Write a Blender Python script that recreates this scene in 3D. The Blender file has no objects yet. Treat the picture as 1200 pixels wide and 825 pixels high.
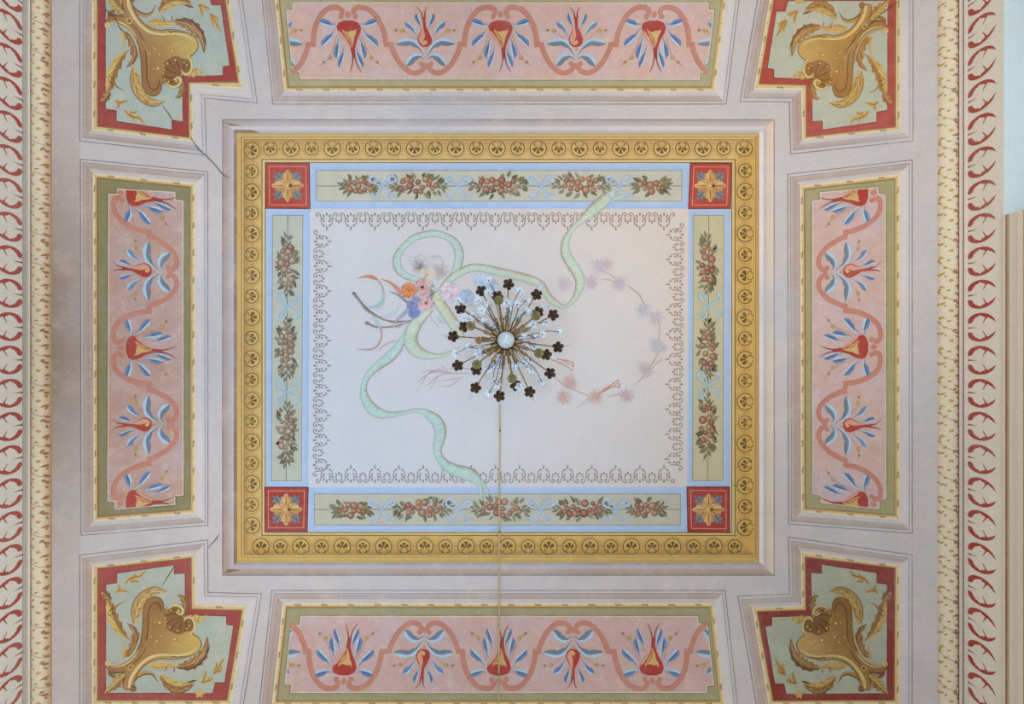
import bpy, bmesh, math, random
import numpy as np
from mathutils import Vector, Matrix
from mathutils.geometry import tessellate_polygon

R = random.Random(7)
# ------------------------------------------------------------------ measured geometry
F = 800.0                      # focal length in pixels of the 1200 x 825 frame
ZX, ZY = 580.0, 421.0          # where the straight-up direction meets the picture
CZ = 1.30                      # eye height
H = 3.80                       # flat ceiling above the eye
K = 0.60                       # cove curvature
XP = (ZX-261)/F*H; XN = (907-ZX)/F*H           # flat field edges (+X is the left of the photo)
YP = (ZY-140.5)/F*H; YN = (674-ZY)/F*H
DL, DR, DY = 0.738, 0.713, 0.73                # cove widths
WT = 0.082                                      # half-round width
FL, FR = 0.029, 0.038                           # fillet widths
OFF = 0.0005

sc = bpy.context.scene
COL = sc.collection

def lin(c):
    c = np.asarray(c, float)/255.0
    return np.where(c <= 0.04045, c/12.92, ((c+0.055)/1.055)**2.4)

# ------------------------------------------------------------------ surfaces
def ceil_surf(p):
    p = np.asarray(p, float)
    u = (ZX-p[:, 0])/F; v = (ZY-p[:, 1])/F
    def dist(t):
        return np.maximum.reduce([u*t-XP, -u*t-XN, v*t-YP, -v*t-YN, np.zeros_like(t)])
    lo = np.full(len(p), 1.5); hi = np.full(len(p), H)
    for _ in range(44):
        m = (lo+hi)/2
        big = m-H+K*dist(m)**2 > 0
        hi = np.where(big, m, hi); lo = np.where(big, lo, m)
    t = hi
    x = u*t; y = v*t
    ds = np.stack([x-XP, -x-XN, y-YP, -y-YN], 1)
    k = ds.argmax(1); d = np.maximum(ds.max(1), 0)
    dirs = np.array([[1, 0], [-1, 0], [0, 1], [0, -1]], float)[k]
    n = np.stack([-2*K*d*dirs[:, 0], -2*K*d*dirs[:, 1], -np.ones_like(d)], 1)
    n /= np.linalg.norm(n, axis=1)[:, None]
    return np.stack([x, y, t+CZ], 1), n

XW_L = XP+DL+WT+FL; XW_R = XN+DR+WT+FR
def wall_surf(side):
    def f(p):           # p: (pixel radius from ZX at the cross line, along-metre y)
        p = np.asarray(p, float)
        xw = XW_L if side > 0 else XW_R
        z = xw*F/np.maximum(p[:, 0], 1)
        P = np.stack([np.full(len(p), side*xw), p[:, 1], z+CZ], 1)
        N = np.tile(np.array([-side, 0, 0.]), (len(p), 1))
        return P, N
    return f

def trim_profile(side):
    """points (outward offset from the cove end, z) of the half round"""
    D = DL if side > 0 else DR
    z0 = H-K*D*D
    pts = []
    for i in range(25):
        th = math.pi*i/24
        pts.append((WT*(1-math.cos(th))/2, z0-0.035*(i/24)-0.026*math.sin(th)))
    return pts
def torus_surf(side):
    pr = np.array(trim_profile(side))
    D = DL if side > 0 else DR
    x0 = (XP if side > 0 else XN)+D
    s = np.linspace(0, 1, len(pr))
    def f(p):
        p = np.asarray(p, float)
        q = np.clip(p[:, 0], 0, 1)
        o = np.interp(q, s, pr[:, 0]); z = np.interp(q, s, pr[:, 1])
        e = 0.01
        o2 = np.interp(np.clip(q+e, 0, 1), s, pr[:, 0])-np.interp(np.clip(q-e, 0, 1), s, pr[:, 0])
        z2 = np.interp(np.clip(q+e, 0, 1), s, pr[:, 1])-np.interp(np.clip(q-e, 0, 1), s, pr[:, 1])
        L = np.hypot(o2, z2)+1e-9
        N = np.stack([side*z2/L, np.zeros_like(z), -o2/L], 1)
        return np.stack([side*(x0+o), p[:, 1], z+CZ], 1), N
    return f

# ------------------------------------------------------------------ materials
def nodes_of(name):
    m = bpy.data.materials.new(name); m.use_nodes = True
    nt = m.node_tree; nt.nodes.clear()
    return m, nt, nt.nodes.new

def fresco(name, amt=0.05, tint=(200, 190, 215), tint_amt=0.12, s1=2.2, s2=14, grain=0.05, rough=0.85):
    m, nt, N = nodes_of(name)
    out = N('ShaderNodeOutputMaterial'); b = N('ShaderNodeBsdfPrincipled')
    b.inputs['Roughness'].default_value = rough
    b.inputs['Specular IOR Level'].default_value = 0.15
    at = N('ShaderNodeAttribute'); at.attribute_name = 'paint'
    geo = N('ShaderNodeNewGeometry')
    def noise(scale, det=4, rgh=0.6):
        n = N('ShaderNodeTexNoise'); n.inputs['Scale'].default_value = scale
        n.inputs['Detail'].default_value = det; n.inputs['Roughness'].default_value = rgh
        nt.links.new(geo.outputs['Position'], n.inputs['Vector']); return n.outputs['Fac']
    def ramp(src, a, bb, lo, hi):
        r = N('ShaderNodeMapRange'); r.inputs['From Min'].default_value = a; r.inputs['From Max'].default_value = bb
        r.inputs['To Min'].default_value = lo; r.inputs['To Max'].default_value = hi
        nt.links.new(src, r.inputs['Value']); return r.outputs['Result']
    def mix(kind, fac, a, bcol):
        x = N('ShaderNodeMix'); x.data_type = 'RGBA'; x.blend_type = kind
        if isinstance(fac, float): x.inputs[0].default_value = fac
        else: nt.links.new(fac, x.inputs[0])
        nt.links.new(a, x.inputs[6])
        if isinstance(bcol, tuple): x.inputs[7].default_value = (*lin(bcol), 1)
        else: nt.links.new(bcol, x.inputs[7])
        return x.outputs[2]
    def mul(a, bsock):
        x = N('ShaderNodeVectorMath'); x.operation = 'SCALE'
        nt.links.new(a, x.inputs[0]); nt.links.new(bsock, x.inputs['Scale']); return x.outputs[0]
    c = at.outputs['Color']
    c = mix('MIX', ramp(noise(s1, 5), 0.45, 0.75, 0.0, tint_amt), c, tint)
    c = mix('MIX', ramp(noise(s2, 6, 0.7), 0.5, 0.75, 0.0, tint_amt*0.7), c, (236, 222, 206))
    c = mul(c, ramp(noise(s2*0.6, 5, 0.65), 0.25, 0.75, 1-amt, 1+amt))
    c = mul(c, ramp(noise(190, 3, 0.7), 0.25, 0.75, 1-grain, 1+grain))
    c = mul(c, ramp(noise(70, 3, 0.7), 0.25, 0.75, 1-grain, 1+grain))
    nt.links.new(c, b.inputs['Base Color'])
    bp = N('ShaderNodeBump'); bp.inputs['Strength'].default_value = 0.12; bp.inputs['Distance'].default_value = 0.01
    nt.links.new(noise(45, 5), bp.inputs['Height']); nt.links.new(bp.outputs['Normal'], b.inputs['Normal'])
    nt.links.new(b.outputs[0], out.inputs[0])
    return m

M_PLASTER = fresco('plaster_fresco', 0.055, (192, 199, 211), 0.50, 1.8, 8)
M_PINK = fresco('pink_fresco', 0.06, (208, 196, 214), 0.62, 5, 16)
M_GREEN = fresco('green_fresco', 0.07, (206, 198, 176), 0.40, 5, 14)
M_PAINT = fresco('painted_fresco', 0.06, (200, 195, 205), 0.10, 3, 20)
M_FIELD = fresco('ivory_fresco', 0.03, (226, 206, 200), 0.25, 1.3, 7)
M_GOLD = fresco('ochre_fresco', 0.06, (225, 195, 120), 0.12, 3, 18)
M_WALL = fresco('wall_paint', 0.03, (225, 215, 200), 0.15, 2, 9)

def solid(name, col, rough=0.4, metal=0.0, trans=0.0, ior=1.5, var=0.25, scale=60, spec=0.5, alpha=None):
    m, nt, N = nodes_of(name)
    out = N('ShaderNodeOutputMaterial'); b = N('ShaderNodeBsdfPrincipled')
    tc = N('ShaderNodeTexCoord'); n = N('ShaderNodeTexNoise'); n.inputs['Scale'].default_value = scale
    n.inputs['Detail'].default_value = 4
    nt.links.new(tc.outputs['Object'], n.inputs['Vector'])
    r = N('ShaderNodeValToRGB')
    a = lin(col)
    r.color_ramp.elements[0].position = 0.3; r.color_ramp.elements[1].position = 0.7
    r.color_ramp.elements[0].color = (*(a*(1-var)), 1); r.color_ramp.elements[1].color = (*np.minimum(a*(1+var), 1), 1)
    nt.links.new(n.outputs['Fac'], r.inputs['Fac']); nt.links.new(r.outputs['Color'], b.inputs['Base Color'])
    b.inputs['Roughness'].default_value = rough; b.inputs['Metallic'].default_value = metal
    b.inputs['Transmission Weight'].default_value = trans; b.inputs['IOR'].default_value = ior
    b.inputs['Specular IOR Level'].default_value = spec
    if alpha is not None: b.inputs['Alpha'].default_value = alpha
    nt.links.new(b.outputs[0], out.inputs[0])
    return m
M_BRASS = solid('aged_brass', (142, 116, 74), 0.45, 0.6, var=0.4)
M_BRONZE = solid('dark_bronze', (62, 46, 30), 0.5, 0.45, var=0.45)
M_OLIVE = solid('olive_brass', (112, 104, 60), 0.28, 0.6, var=0.55, scale=160)
M_GLASS = solid('clear_glass', (226, 236, 246), 0.1, 0.0, 0.5, 1.45, var=0.05)
M_FROST = solid('crackled_glass', (212, 228, 238), 0.16, 0.0, 0.25, 1.45, var=0.28, scale=110)
M_CORD = solid('gold_thread', (206, 186, 140), 0.7, 0.0, var=0.25, scale=200)
M_FLOOR = solid('floor_stone', (150, 153, 158), 0.5, 0.0, var=0.15, scale=6)
M_FRAME = solid('window_paint', (226, 224, 216), 0.5, 0.0, var=0.04)

# ------------------------------------------------------------------ object helpers
def link(o, parent=None):
    COL.objects.link(o)
    if parent is not None: o.parent = parent
    return o
def mesh_obj(name, verts, faces, mat, parent=None, cols=None, smooth=False):
    me = bpy.data.meshes.new(name); me.from_pydata([tuple(v) for v in verts], [], [tuple(f) for f in faces])
    if cols is not None:
        a = me.color_attributes.new('paint', 'FLOAT_COLOR', 'POINT')
        c = np.ones((len(verts), 4)); c[:, :3] = cols
        a.data.foreach_set('color', c.ravel())
    me.materials.append(mat)
    if smooth: me.polygons.foreach_set('use_smooth', [True]*len(me.polygons))
    me.update()
    return link(bpy.data.objects.new(name, me), parent)

# ------------------------------------------------------------------ 2-D drawing
def catmull(pts, n=6, closed=False):
    P = [np.array(p, float) for p in pts]
    if len(P) < 3 and not closed:
        return np.array([P[0]+(P[-1]-P[0])*t for t in np.linspace(0, 1, n+1)])
    if closed: P = [P[-1]]+P+[P[0], P[1]]
    else: P = [2*P[0]-P[1]]+P+[2*P[-1]-P[-2]]
    out = []
    for i in range(1, len(P)-2):
        p0, p1, p2, p3 = P[i-1:i+3]
        for k in range(n):
            t = k/n
            out.append(0.5*((2*p1)+(-p0+p2)*t+(2*p0-5*p1+4*p2-p3)*t*t+(-p0+3*p1-3*p2+p3)*t**3))
    if not closed: out.append(P[-2])
    return np.array(out)

def mixc(a, b, t): return tuple(np.array(a, float)*(1-t)+np.array(b, float)*t)
def shade(c, k): return tuple(min(255, max(0, x*k)) for x in c)

class Art:
    """a painted decal: coloured polygons laid on one surface, built as one mesh"""
    def __init__(s, T=None, surf=None, layer=2):
        s.T = T; s.surf = surf or ceil_surf; s.layer = layer; s.tv = []; s.tc = []; s.tl = []; s.k = 0
    def up(s, n=1): s.layer += n; return s
    def nxt(s): s.k = (s.k+1) % 20
    def tri(s, pts, cols):
        s.tv.append(pts); s.tc.append(cols); s.tl.append(s.layer+0.048*s.k)
    def poly(s, pts, col):
        s.nxt()
        pts = [tuple(map(float, p[:2])) for p in pts]
        if callable(col): cs = [col(p) for p in pts]
        elif len(col) == 3 and not hasattr(col[0], '__len__'): cs = [col]*len(pts)
        else: cs = col
        for t in tessellate_polygon([[Vector((x, y, 0)) for x, y in pts]]):
            s.tri([pts[i] for i in t], [cs[i] for i in t])
    def strip(s, path, w, cols, n=6, smooth=True, lanes=None):
        """path points; w half width (number or list); cols one colour or list of (offset,colour) lanes"""
        s.nxt(); m = len(path)
        ws = [w]*m if not hasattr(w, '__len__') else list(w)
        P3 = np.array([[p[0], p[1], q] for p, q in zip(path, ws)], float)
        if smooth: P3 = catmull(P3, n)
        xy = P3[:, :2]; ww = np.maximum(P3[:, 2], 0.02)
        tg = np.gradient(xy, axis=0); tg /= (np.linalg.norm(tg, axis=1)[:, None]+1e-9)
        nr = np.stack([-tg[:, 1], tg[:, 0]], 1)
        if not hasattr(cols[0], '__len__'): cols = [(-1, cols), (1, cols)]
        for (o1, c1), (o2, c2) in zip(cols[:-1], cols[1:]):
            a = xy+nr*(ww*o1)[:, None]; b = xy+nr*(ww*o2)[:, None]
            for i in range(len(xy)-1):
                s.tri([a[i], b[i], b[i+1]], [c1, c2, c2]); s.tri([a[i], b[i+1], a[i+1]], [c1, c2, c1])
    def disc(s, c, r, col, edge=None, n=12, ry=None, hl=(0, 0)):
        s.nxt(); edge = edge or col; ry = ry or r
        q = [(c[0]+r*math.cos(2*math.pi*i/n), c[1]+ry*math.sin(2*math.pi*i/n)) for i in range(n)]
        m = (c[0]+hl[0]*r, c[1]+hl[1]*r)
        for i in range(n): s.tri([m, q[i], q[(i+1) % n]], [col, edge, edge])
    def ringd(s, c, r, w, col, a0=0, a1=360, n=20):
        p = [(c[0]+r*math.cos(math.radians(a0+(a1-a0)*i/n)), c[1]+r*math.sin(math.radians(a0+(a1-a0)*i/n))) for i in range(n+1)]
        s.strip(p, w, col, smooth=False)
    def leaf(s, pts, w, c1, c2, lobes=0, vein=None, asym=0.0, club=False, saw=False):
        """leaf along a curve: two halves in two colours, scalloped edge"""
        s.nxt(); xy = catmull(pts, 12 if saw else 8); m = len(xy)
        tg = np.gradient(xy, axis=0); tg /= (np.linalg.norm(tg, axis=1)[:, None]+1e-9)
        nr = np.stack([-tg[:, 1], tg[:, 0]], 1)
        t = np.linspace(0, 1, m)
        if club: prof = w*(np.sin(np.pi*np.clip(t, 0, 1)**1.9*0.93+0.06))**0.8
        else: prof = w*np.sin(np.pi*np.clip(t, 0, 1)**0.8*0.97+0.05)
        if lobes and saw:
            ph = (lobes*t+0.15) % 1.0
            prof = prof*(0.66+0.5*np.where(ph < 0.75, ph/0.75, (1-ph)/0.25))
        elif lobes: prof = prof*(0.78+0.30*np.abs(np.sin(np.pi*lobes*t)))
        prof[-1] = 0.05
        a = xy+nr*(prof*(1+asym))[:, None]; b = xy-nr*(prof*(1-asym))[:, None]
        for i in range(m-1):
            s.tri([xy[i], a[i], a[i+1]], [c1]*3); s.tri([xy[i], a[i+1], xy[i+1]], [c1]*3)
            s.tri([xy[i], b[i], b[i+1]], [c2]*3); s.tri([xy[i], b[i+1], xy[i+1]], [c2]*3)
        if vein is not None:
            s.layer += 1
            s.strip(xy[:int(m*0.9)], [0.35]*int(m*0.9), vein, smooth=False)
            s.layer -= 1
    def build(s, name, parent, mat, label=None):
        V = np.array(s.tv, float).reshape(-1, 3, 2); C = np.array(s.tc, float).reshape(-1, 3, 3); lum = (C @ np.array([0.3, 0.59, 0.11]))[..., None]; C = lum+(C-lum)*0.88; L = np.array(s.tl, float)
        if s.T is not None: V = s.T(V.reshape(-1, 2)).reshape(-1, 3, 2)
        for it in range(24):
            P, _ = s.surf(V.reshape(-1, 2)); P = P.reshape(-1, 3, 3)
            nxt = np.roll(V, -1, axis=1); mid = (V+nxt)/2
            PM, _ = s.surf(mid.reshape(-1, 2)); PM = PM.reshape(-1, 3, 3)
            dev = np.linalg.norm(PM-(P+np.roll(P, -1, axis=1))/2, axis=2)
            e = dev.argmax(1); bad = dev.max(1) > 0.00012
            if not bad.any(): break
            gv = V[~bad]; gc = C[~bad]; gl = L[~bad]
            bv = V[bad]; bc = C[bad]; bl = L[bad]; be = e[bad]; idx = np.arange(len(bv))
            a = bv[idx, be]; b = bv[idx, (be+1) % 3]; c = bv[idx, (be+2) % 3]
            ca = bc[idx, be]; cb = bc[idx, (be+1) % 3]; cc = bc[idx, (be+2) % 3]
            m = (a+b)/2; cm = (ca+cb)/2
            V = np.concatenate([gv, np.stack([a, m, c], 1), np.stack([m, b, c], 1)])
            C = np.concatenate([gc, np.stack([ca, cm, cc], 1), np.stack([cm, cb, cc], 1)])
            L = np.concatenate([gl, bl, bl])
        P, N = s.surf(V.reshape(-1, 2))
        P = P+N*(np.repeat(L, 3)*OFF)[:, None]
        P = P.reshape(-1, 3, 3); N = N.reshape(-1, 3, 3)
        fn = np.cross(P[:, 1]-P[:, 0], P[:, 2]-P[:, 0])
        flip = (fn*N.mean(1)).sum(1) < 0
        P[flip] = P[flip][:, ::-1]; C[flip] = C[flip][:, ::-1]
        n = len(P)
        me = bpy.data.meshes.new(name)
        me.vertices.add(n*3); me.loops.add(n*3); me.polygons.add(n)
        me.vertices.foreach_set('co', P.ravel())
        me.loops.foreach_set('vertex_index', np.arange(n*3))
        me.polygons.foreach_set('loop_start', np.arange(n)*3)
        at = me.color_attributes.new('paint', 'FLOAT_COLOR', 'POINT')
        c4 = np.ones((n*3, 4)); c4[:, :3] = lin(C.reshape(-1, 3)); at.data.foreach_set('color', c4.ravel())
        me.update(calc_edges=True); me.validate()
        me.materials.append(mat)
        o = link(bpy.data.objects.new(name, me), parent)
        if label: o['label'] = label
        return o

def inset(poly, d):
    """offset a clockwise-on-screen polygon inward by d (one number or one per edge)"""
    n = len(poly); ds = [d]*n if not hasattr(d, '__len__') else list(d)
    P = [np.array(p, float) for p in poly]
    area = sum(P[i][0]*P[(i+1) % n][1]-P[(i+1) % n][0]*P[i][1] for i in range(n))
    sg = 1 if area > 0 else -1
    lines = []
    for i in range(n):
        t = P[(i+1) % n]-P[i]; t /= np.linalg.norm(t); nr = np.array([-t[1], t[0]])*sg
        lines.append((P[i]+nr*ds[i], t))
    out = []
    for i in range(n):
        p, t = lines[i-1]; q, u = lines[i]
        den = t[0]*u[1]-t[1]*u[0]
        k = ((q-p)[0]*u[1]-(q-p)[1]*u[0])/den
        out.append(tuple(p+t*k))
    return out
def ring(art, outer, inner, cols):
    n = len(outer)
    if not hasattr(cols[0], '__len__'): cols = [cols]*n
    for i in range(n):
        j = (i+1) % n
        c = cols[i]
        if len(c) == 2: co, ci = c
        else: co = ci = c
        art.tri([outer[i], outer[j], inner[j]], [co, co, ci]); art.tri([outer[i], inner[j], inner[i]], [co, ci, ci])
def rect(l, t, r, b): return [(l, t), (r, t), (r, b), (l, b)]
def loop_line(art, poly, w, col):
    """thin outline centred on the polygon"""
    ring(art, inset(poly, -w), inset(poly, w), col)

# ------------------------------------------------------------------ the setting: ceiling, walls, trims
def structure(o): o['kind'] = 'structure'; return o
def flat_edges():
    h = DY/36
    def axis(n, p, dn, dp):
        a = [-(n+dn)]+[-(n+h*i) for i in range(int(dn/h-0.3), 0, -1)]+[-n]
        b = [p]+[p+h*i for i in range(1, int(dp/h-0.3)+1)]+[p+dp]
        return np.array(a+b)
    return axis(XN, XP, DR, DL), axis(YN, YP, DY, DY)
xs, ys = flat_edges()
gx, gy = np.meshgrid(xs, ys)
dd = np.maximum.reduce([gx-XP, -gx-XN, gy-YP, -gy-YN, np.zeros_like(gx)])
gz = H-K*dd*dd+CZ
verts = np.stack([gx.ravel(), gy.ravel(), gz.ravel()], 1)
faces = []; nx = len(xs)
for j in range(len(ys)-1):
    for i in range(nx-1):
        a = j*nx+i; b = a+1; c = a+nx+1; d = a+nx
        xm = (xs[i]+xs[i+1])/2; ym = (ys[j]+ys[j+1])/2
        if (xm > 0) == (ym > 0): faces += [(a, c, b), (a, d, c)]
        else: faces += [(a, d, b), (b, d, c)]
PLAST = (212, 206, 208)
pc = np.tile(lin(PLAST), (len(verts), 1))
ceiling = structure(mesh_obj('ceiling', verts, faces, M_PLASTER, None, pc))
ceiling['label'] = 'coved plaster ceiling painted with pink panels, gilded border and ivory centre'

ZC = {1: H-K*DL*DL, -1: H-K*DR*DR, 2: H-K*DY*DY}
def extrude_profile(name, pts, cols, place, mat, parent=None):
    """pts [(outward, z)], one colour per segment; place(o, z) gives the two end points"""
    V = []; Fc = []; C = []
    for k in range(len(pts)-1):
        a0, a1 = place(*pts[k]); b0, b1 = place(*pts[k+1])
        m = len(V); V += [a0, a1, b1, b0]; Fc.append((m, m+1, m+2, m+3))
        C += [lin(cols[k][0])]*2+[lin(cols[k][1])]*2
    return mesh_obj(name, V, Fc, mat, parent, np.array(C))
TOR_L = [(206, 184, 150), (222, 208, 180), (238, 228, 202), (240, 232, 206), (226, 212, 190), (206, 190, 172)]
TRIMS = {}
def make_trim(num, side, axis):
    D = {1: DL, -1: DR}.get(side, DY) if axis == 'x' else DY
    zc = H-K*D*D
    fw = (FL if side > 0 else FR) if axis == 'x' else 0.03
    pr = [(WT*(1-math.cos(math.pi*i/24))/2, zc-0.035*(i/24)-0.026*math.sin(math.pi*i/24)) for i in range(25)]
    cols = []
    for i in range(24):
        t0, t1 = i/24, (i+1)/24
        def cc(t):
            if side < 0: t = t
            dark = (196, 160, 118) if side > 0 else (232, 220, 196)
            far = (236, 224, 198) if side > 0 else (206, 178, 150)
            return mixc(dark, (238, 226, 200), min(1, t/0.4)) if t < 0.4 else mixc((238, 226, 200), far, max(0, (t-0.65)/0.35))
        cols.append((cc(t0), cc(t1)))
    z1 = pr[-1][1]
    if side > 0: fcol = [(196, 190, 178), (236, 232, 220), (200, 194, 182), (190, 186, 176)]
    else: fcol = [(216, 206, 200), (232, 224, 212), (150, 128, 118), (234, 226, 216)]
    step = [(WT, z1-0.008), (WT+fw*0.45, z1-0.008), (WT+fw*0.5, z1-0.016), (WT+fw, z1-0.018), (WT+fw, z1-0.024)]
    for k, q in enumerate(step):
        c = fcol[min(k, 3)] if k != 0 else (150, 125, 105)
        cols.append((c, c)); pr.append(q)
    sg = 1 if side > 0 else -1
    if axis == 'x':
        x0 = (XP+DL) if side > 0 else (XN+DR)
        place = lambda o, z: ((sg*(x0+o), -(YN+DY+o), z+CZ), (sg*(x0+o), YP+DY+o, z+CZ))
    else:
        y0 = (YP+DY) if side > 0 else (YN+DY)
        place = lambda o, z: ((-(XN+DR+o), sg*(y0+o), z+CZ), (XP+DL+o, sg*(y0+o), z+CZ))
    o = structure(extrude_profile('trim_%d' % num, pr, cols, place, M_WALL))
    return o, pr[-1][1]
trim_left, ZT_L = make_trim(1, 1, 'x')
trim_right, ZT_R = make_trim(2, -1, 'x')
trim_back, ZT_B = make_trim(3, 1, 'y')
trim_front, ZT_F = make_trim(4, -1, 'y')
trim_left['label'] = 'half round cornice painted with a gold vine, left of the photo'
trim_right['label'] = 'half round cornice painted with a gold vine, right of the photo'
YW_P = YP+DY+WT+0.03; YW_N = YN+DY+WT+0.03
CREAM_L = (250, 248, 243); CREAM_R = (251, 246, 234)
def quads(name, Q, col, mat=M_WALL):
    V = []; Fc = []
    for q in Q:
        m = len(V); V += q; Fc.append(tuple(range(m, m+4)))
    return structure(mesh_obj(name, V, Fc, mat, None, np.tile(lin(col), (len(V), 1))))
xl, xr = XW_L, -XW_R
wall_left = quads('wall_left', [[(xl, -YW_N, 0), (xl, YW_P, 0), (xl, YW_P, ZT_L+CZ), (xl, -YW_N, ZT_L+CZ)]], CREAM_L)
ZO = XW_R*F/(1176.5-ZX)+CZ      # top of the window recess
OY0 = (ZY-252)/F*(ZO-CZ); OY1 = 1.95; OZ0 = 0.9
wall_right = quads('wall_right', [
    [(xr, -YW_N, 0), (xr, OY0, 0), (xr, OY0, ZO), (xr, -YW_N, ZO)],
    [(xr, OY0, 0), (xr, OY1, 0), (xr, OY1, OZ0), (xr, OY0, OZ0)],
    [(xr, OY1, 0), (xr, YW_P, 0), (xr, YW_P, ZO), (xr, OY1, ZO)],
    [(xr, -YW_N, ZO), (xr, YW_P, ZO), (xr, YW_P, ZT_R+CZ), (xr, -YW_N, ZT_R+CZ)]], CREAM_R)
wall_back = quads('wall_back', [[(xr, YW_P, 0), (xl, YW_P, 0), (xl, YW_P, ZT_B+CZ), (xr, YW_P, ZT_B+CZ)]], CREAM_R)
wall_front = quads('wall_front', [[(xr, -YW_N, 0), (xl, -YW_N, 0), (xl, -YW_N, ZT_F+CZ), (xr, -YW_N, ZT_F+CZ)]], CREAM_R)
floor = structure(mesh_obj('floor', [(xr, -YW_N, 0), (xl, -YW_N, 0), (xl, YW_P, 0), (xr, YW_P, 0)], [(0, 1, 2, 3)], M_FLOOR))
# window recess in the right wall
dp = 0.38
xo = xr-dp
window = quads('window_1', [
    [(xr, OY0, ZO), (xr, OY1, ZO), (xo, OY1, ZO), (xo, OY0, ZO)],
    [(xr, OY0, OZ0), (xr, OY1, OZ0), (xo, OY1, OZ0), (xo, OY0, OZ0)],
    [(xr, OY0, OZ0), (xr, OY0, ZO), (xo, OY0, ZO), (xo, OY0, OZ0)],
    [(xr, OY1, OZ0), (xr, OY1, ZO), (xo, OY1, ZO), (xo, OY1, OZ0)]], (218, 238, 246))
window['label'] = 'pale blue window recess at the upper right edge of the photo'
def bars(name, boxes, mat, parent):
    bm = bmesh.new()
    for (a, b) in boxes:
        r = bmesh.ops.create_cube(bm, size=1)
        for v in r['verts']:
            v.co = Vector([(a[k]+b[k])/2+v.co[k]*(b[k]-a[k]) for k in range(3)])
    me = bpy.data.meshes.new(name); bm.to_mesh(me); bm.free(); me.materials.append(mat)
    return link(bpy.data.objects.new(name, me), parent)
fx0, fx1 = xo-0.05, xo
t = 0.07; ym = (OY0+OY1)/2
bars('window_frame', [((fx0, OY0, OZ0), (fx1, OY1, OZ0+t)), ((fx0, OY0, ZO-t), (fx1, OY1, ZO)), ((fx0, OY0, OZ0+t), (fx1, OY0+t, ZO-t)),
     ((fx0, OY1-t, OZ0+t), (fx1, OY1, ZO-t)), ((fx0, ym-0.04, OZ0+t), (fx1, ym+0.04, ZO-t)), ((fx0, OY0+t, 2.9), (fx1, ym-0.04, 2.95)), ((fx0, ym+0.04, 2.9), (fx1, OY1-t, 2.95))], M_FRAME, window)
for y0, y1 in ((OY0+t, ym-0.04), (ym+0.04, OY1-t)):
    for z0, z1 in ((OZ0+t, 2.9), (2.95, ZO-t)):
        bars('pane', [((xo-0.03, y0, z0), (xo-0.024, y1, z1))], M_GLASS, window)
# moulding below the right frieze
pz = lambda px: XW_R*F/(px-ZX)
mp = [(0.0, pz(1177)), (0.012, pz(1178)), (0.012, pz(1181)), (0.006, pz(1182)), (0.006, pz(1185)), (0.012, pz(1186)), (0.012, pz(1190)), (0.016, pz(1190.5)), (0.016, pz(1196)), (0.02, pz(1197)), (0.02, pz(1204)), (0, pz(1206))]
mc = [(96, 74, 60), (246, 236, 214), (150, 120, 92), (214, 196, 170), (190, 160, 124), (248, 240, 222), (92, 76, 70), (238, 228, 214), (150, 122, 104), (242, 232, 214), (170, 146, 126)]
place = lambda o, z: ((xr+o, -YW_N, z+CZ), (xr+o, OY0-0.004, z+CZ))
trim_rail = structure(extrude_profile('trim_5', mp, [(c, c) for c in mc], place, M_WALL))
trim_rail['label'] = 'narrow ribbed moulding below the red leaf frieze at the right edge'

# ------------------------------------------------------------------ red leaf friezes on the walls
RED = (196, 78, 68)
def leaf_frieze(side, wall, red, label):
    A = Art(surf=wall_surf(side), layer=2)
    xw = XW_L if side > 0 else XW_R
    def M(px, dy, y0):            # px radius, offset measured at the cross line
        return (px, y0-dy*(xw/px))
    per = 0.1622
    r0 = 553.5
    def arc(sgn, y0):
        o = [(0, 6.2), (0.4, 9.6), (3, 13.2), (8, 15.8), (14, 16.8), (20, 16.2), (25.5, 14.0), (30, 10.4), (33.4, 4.6)]
        i = [(31.8, 6.2), (30, 7.2), (28.2, 8.9), (26.2, 9.4), (24.6, 11), (22.4, 11.2), (21.4, 10.0), (17.6, 4.4), (17.1, 4.8), (20.0, 10.2), (19.4, 12.2), (16.8, 12.6), (15, 14.2), (12.8, 13.8), (11, 12.2), (9.2, 12.4), (8.2, 10.4), (6.6, 10), (6.0, 8), (4.8, 6.2), (3, 5.2), (0.8, 5.0)]
        o = catmull(o, 3)
        A.poly([M(r0+1+a, sgn*b, y0) for a, b in o]+[M(r0+1+a, sgn*b, y0) for a, b in i], red)
        if side > 0: A.poly([M(r0+3.6+3.0*math.cos(t), sgn*(8.0+3.0*math.sin(t)), y0) for t in np.linspace(0, 6.283, 13)[:-1]], red)
    y = -YW_N+0.08
    # anchor the pattern on a leaf measured at the cross line
    base = (ZY-461)/F*(xw*F/(r0+17))
    k0 = math.floor((-YW_N+0.1-base)/per); k1 = math.ceil((YW_P-0.1-base)/per)
    for k in range(k0, k1):
        y0 = base+k*per
        arc(1, y0); arc(-1, y0)
        A.strip([M(r0, -0.2, y0), M(r0+5, 0.2, y0), M(r0+12, 0, y0)], [0.9*xw/F, 0.6*xw/F, 0.1*xw/F], red) if False else None
        A.poly([M(r0, -0.9, y0), M(r0+6, -0.5, y0), M(r0+12, 0, y0), M(r0+6, 0.5, y0), M(r0, 0.9, y0)], shade(red, 0.85))
    return A.build('leaf_frieze', wall, M_WALL, label)
leaf_frieze(1, wall_left, (200, 92, 84), 'red leaf pairs stencilled on cream wall at the left edge')
leaf_frieze(-1, wall_right, RED, 'red leaf ovals stencilled on cream wall at the right edge')

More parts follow.
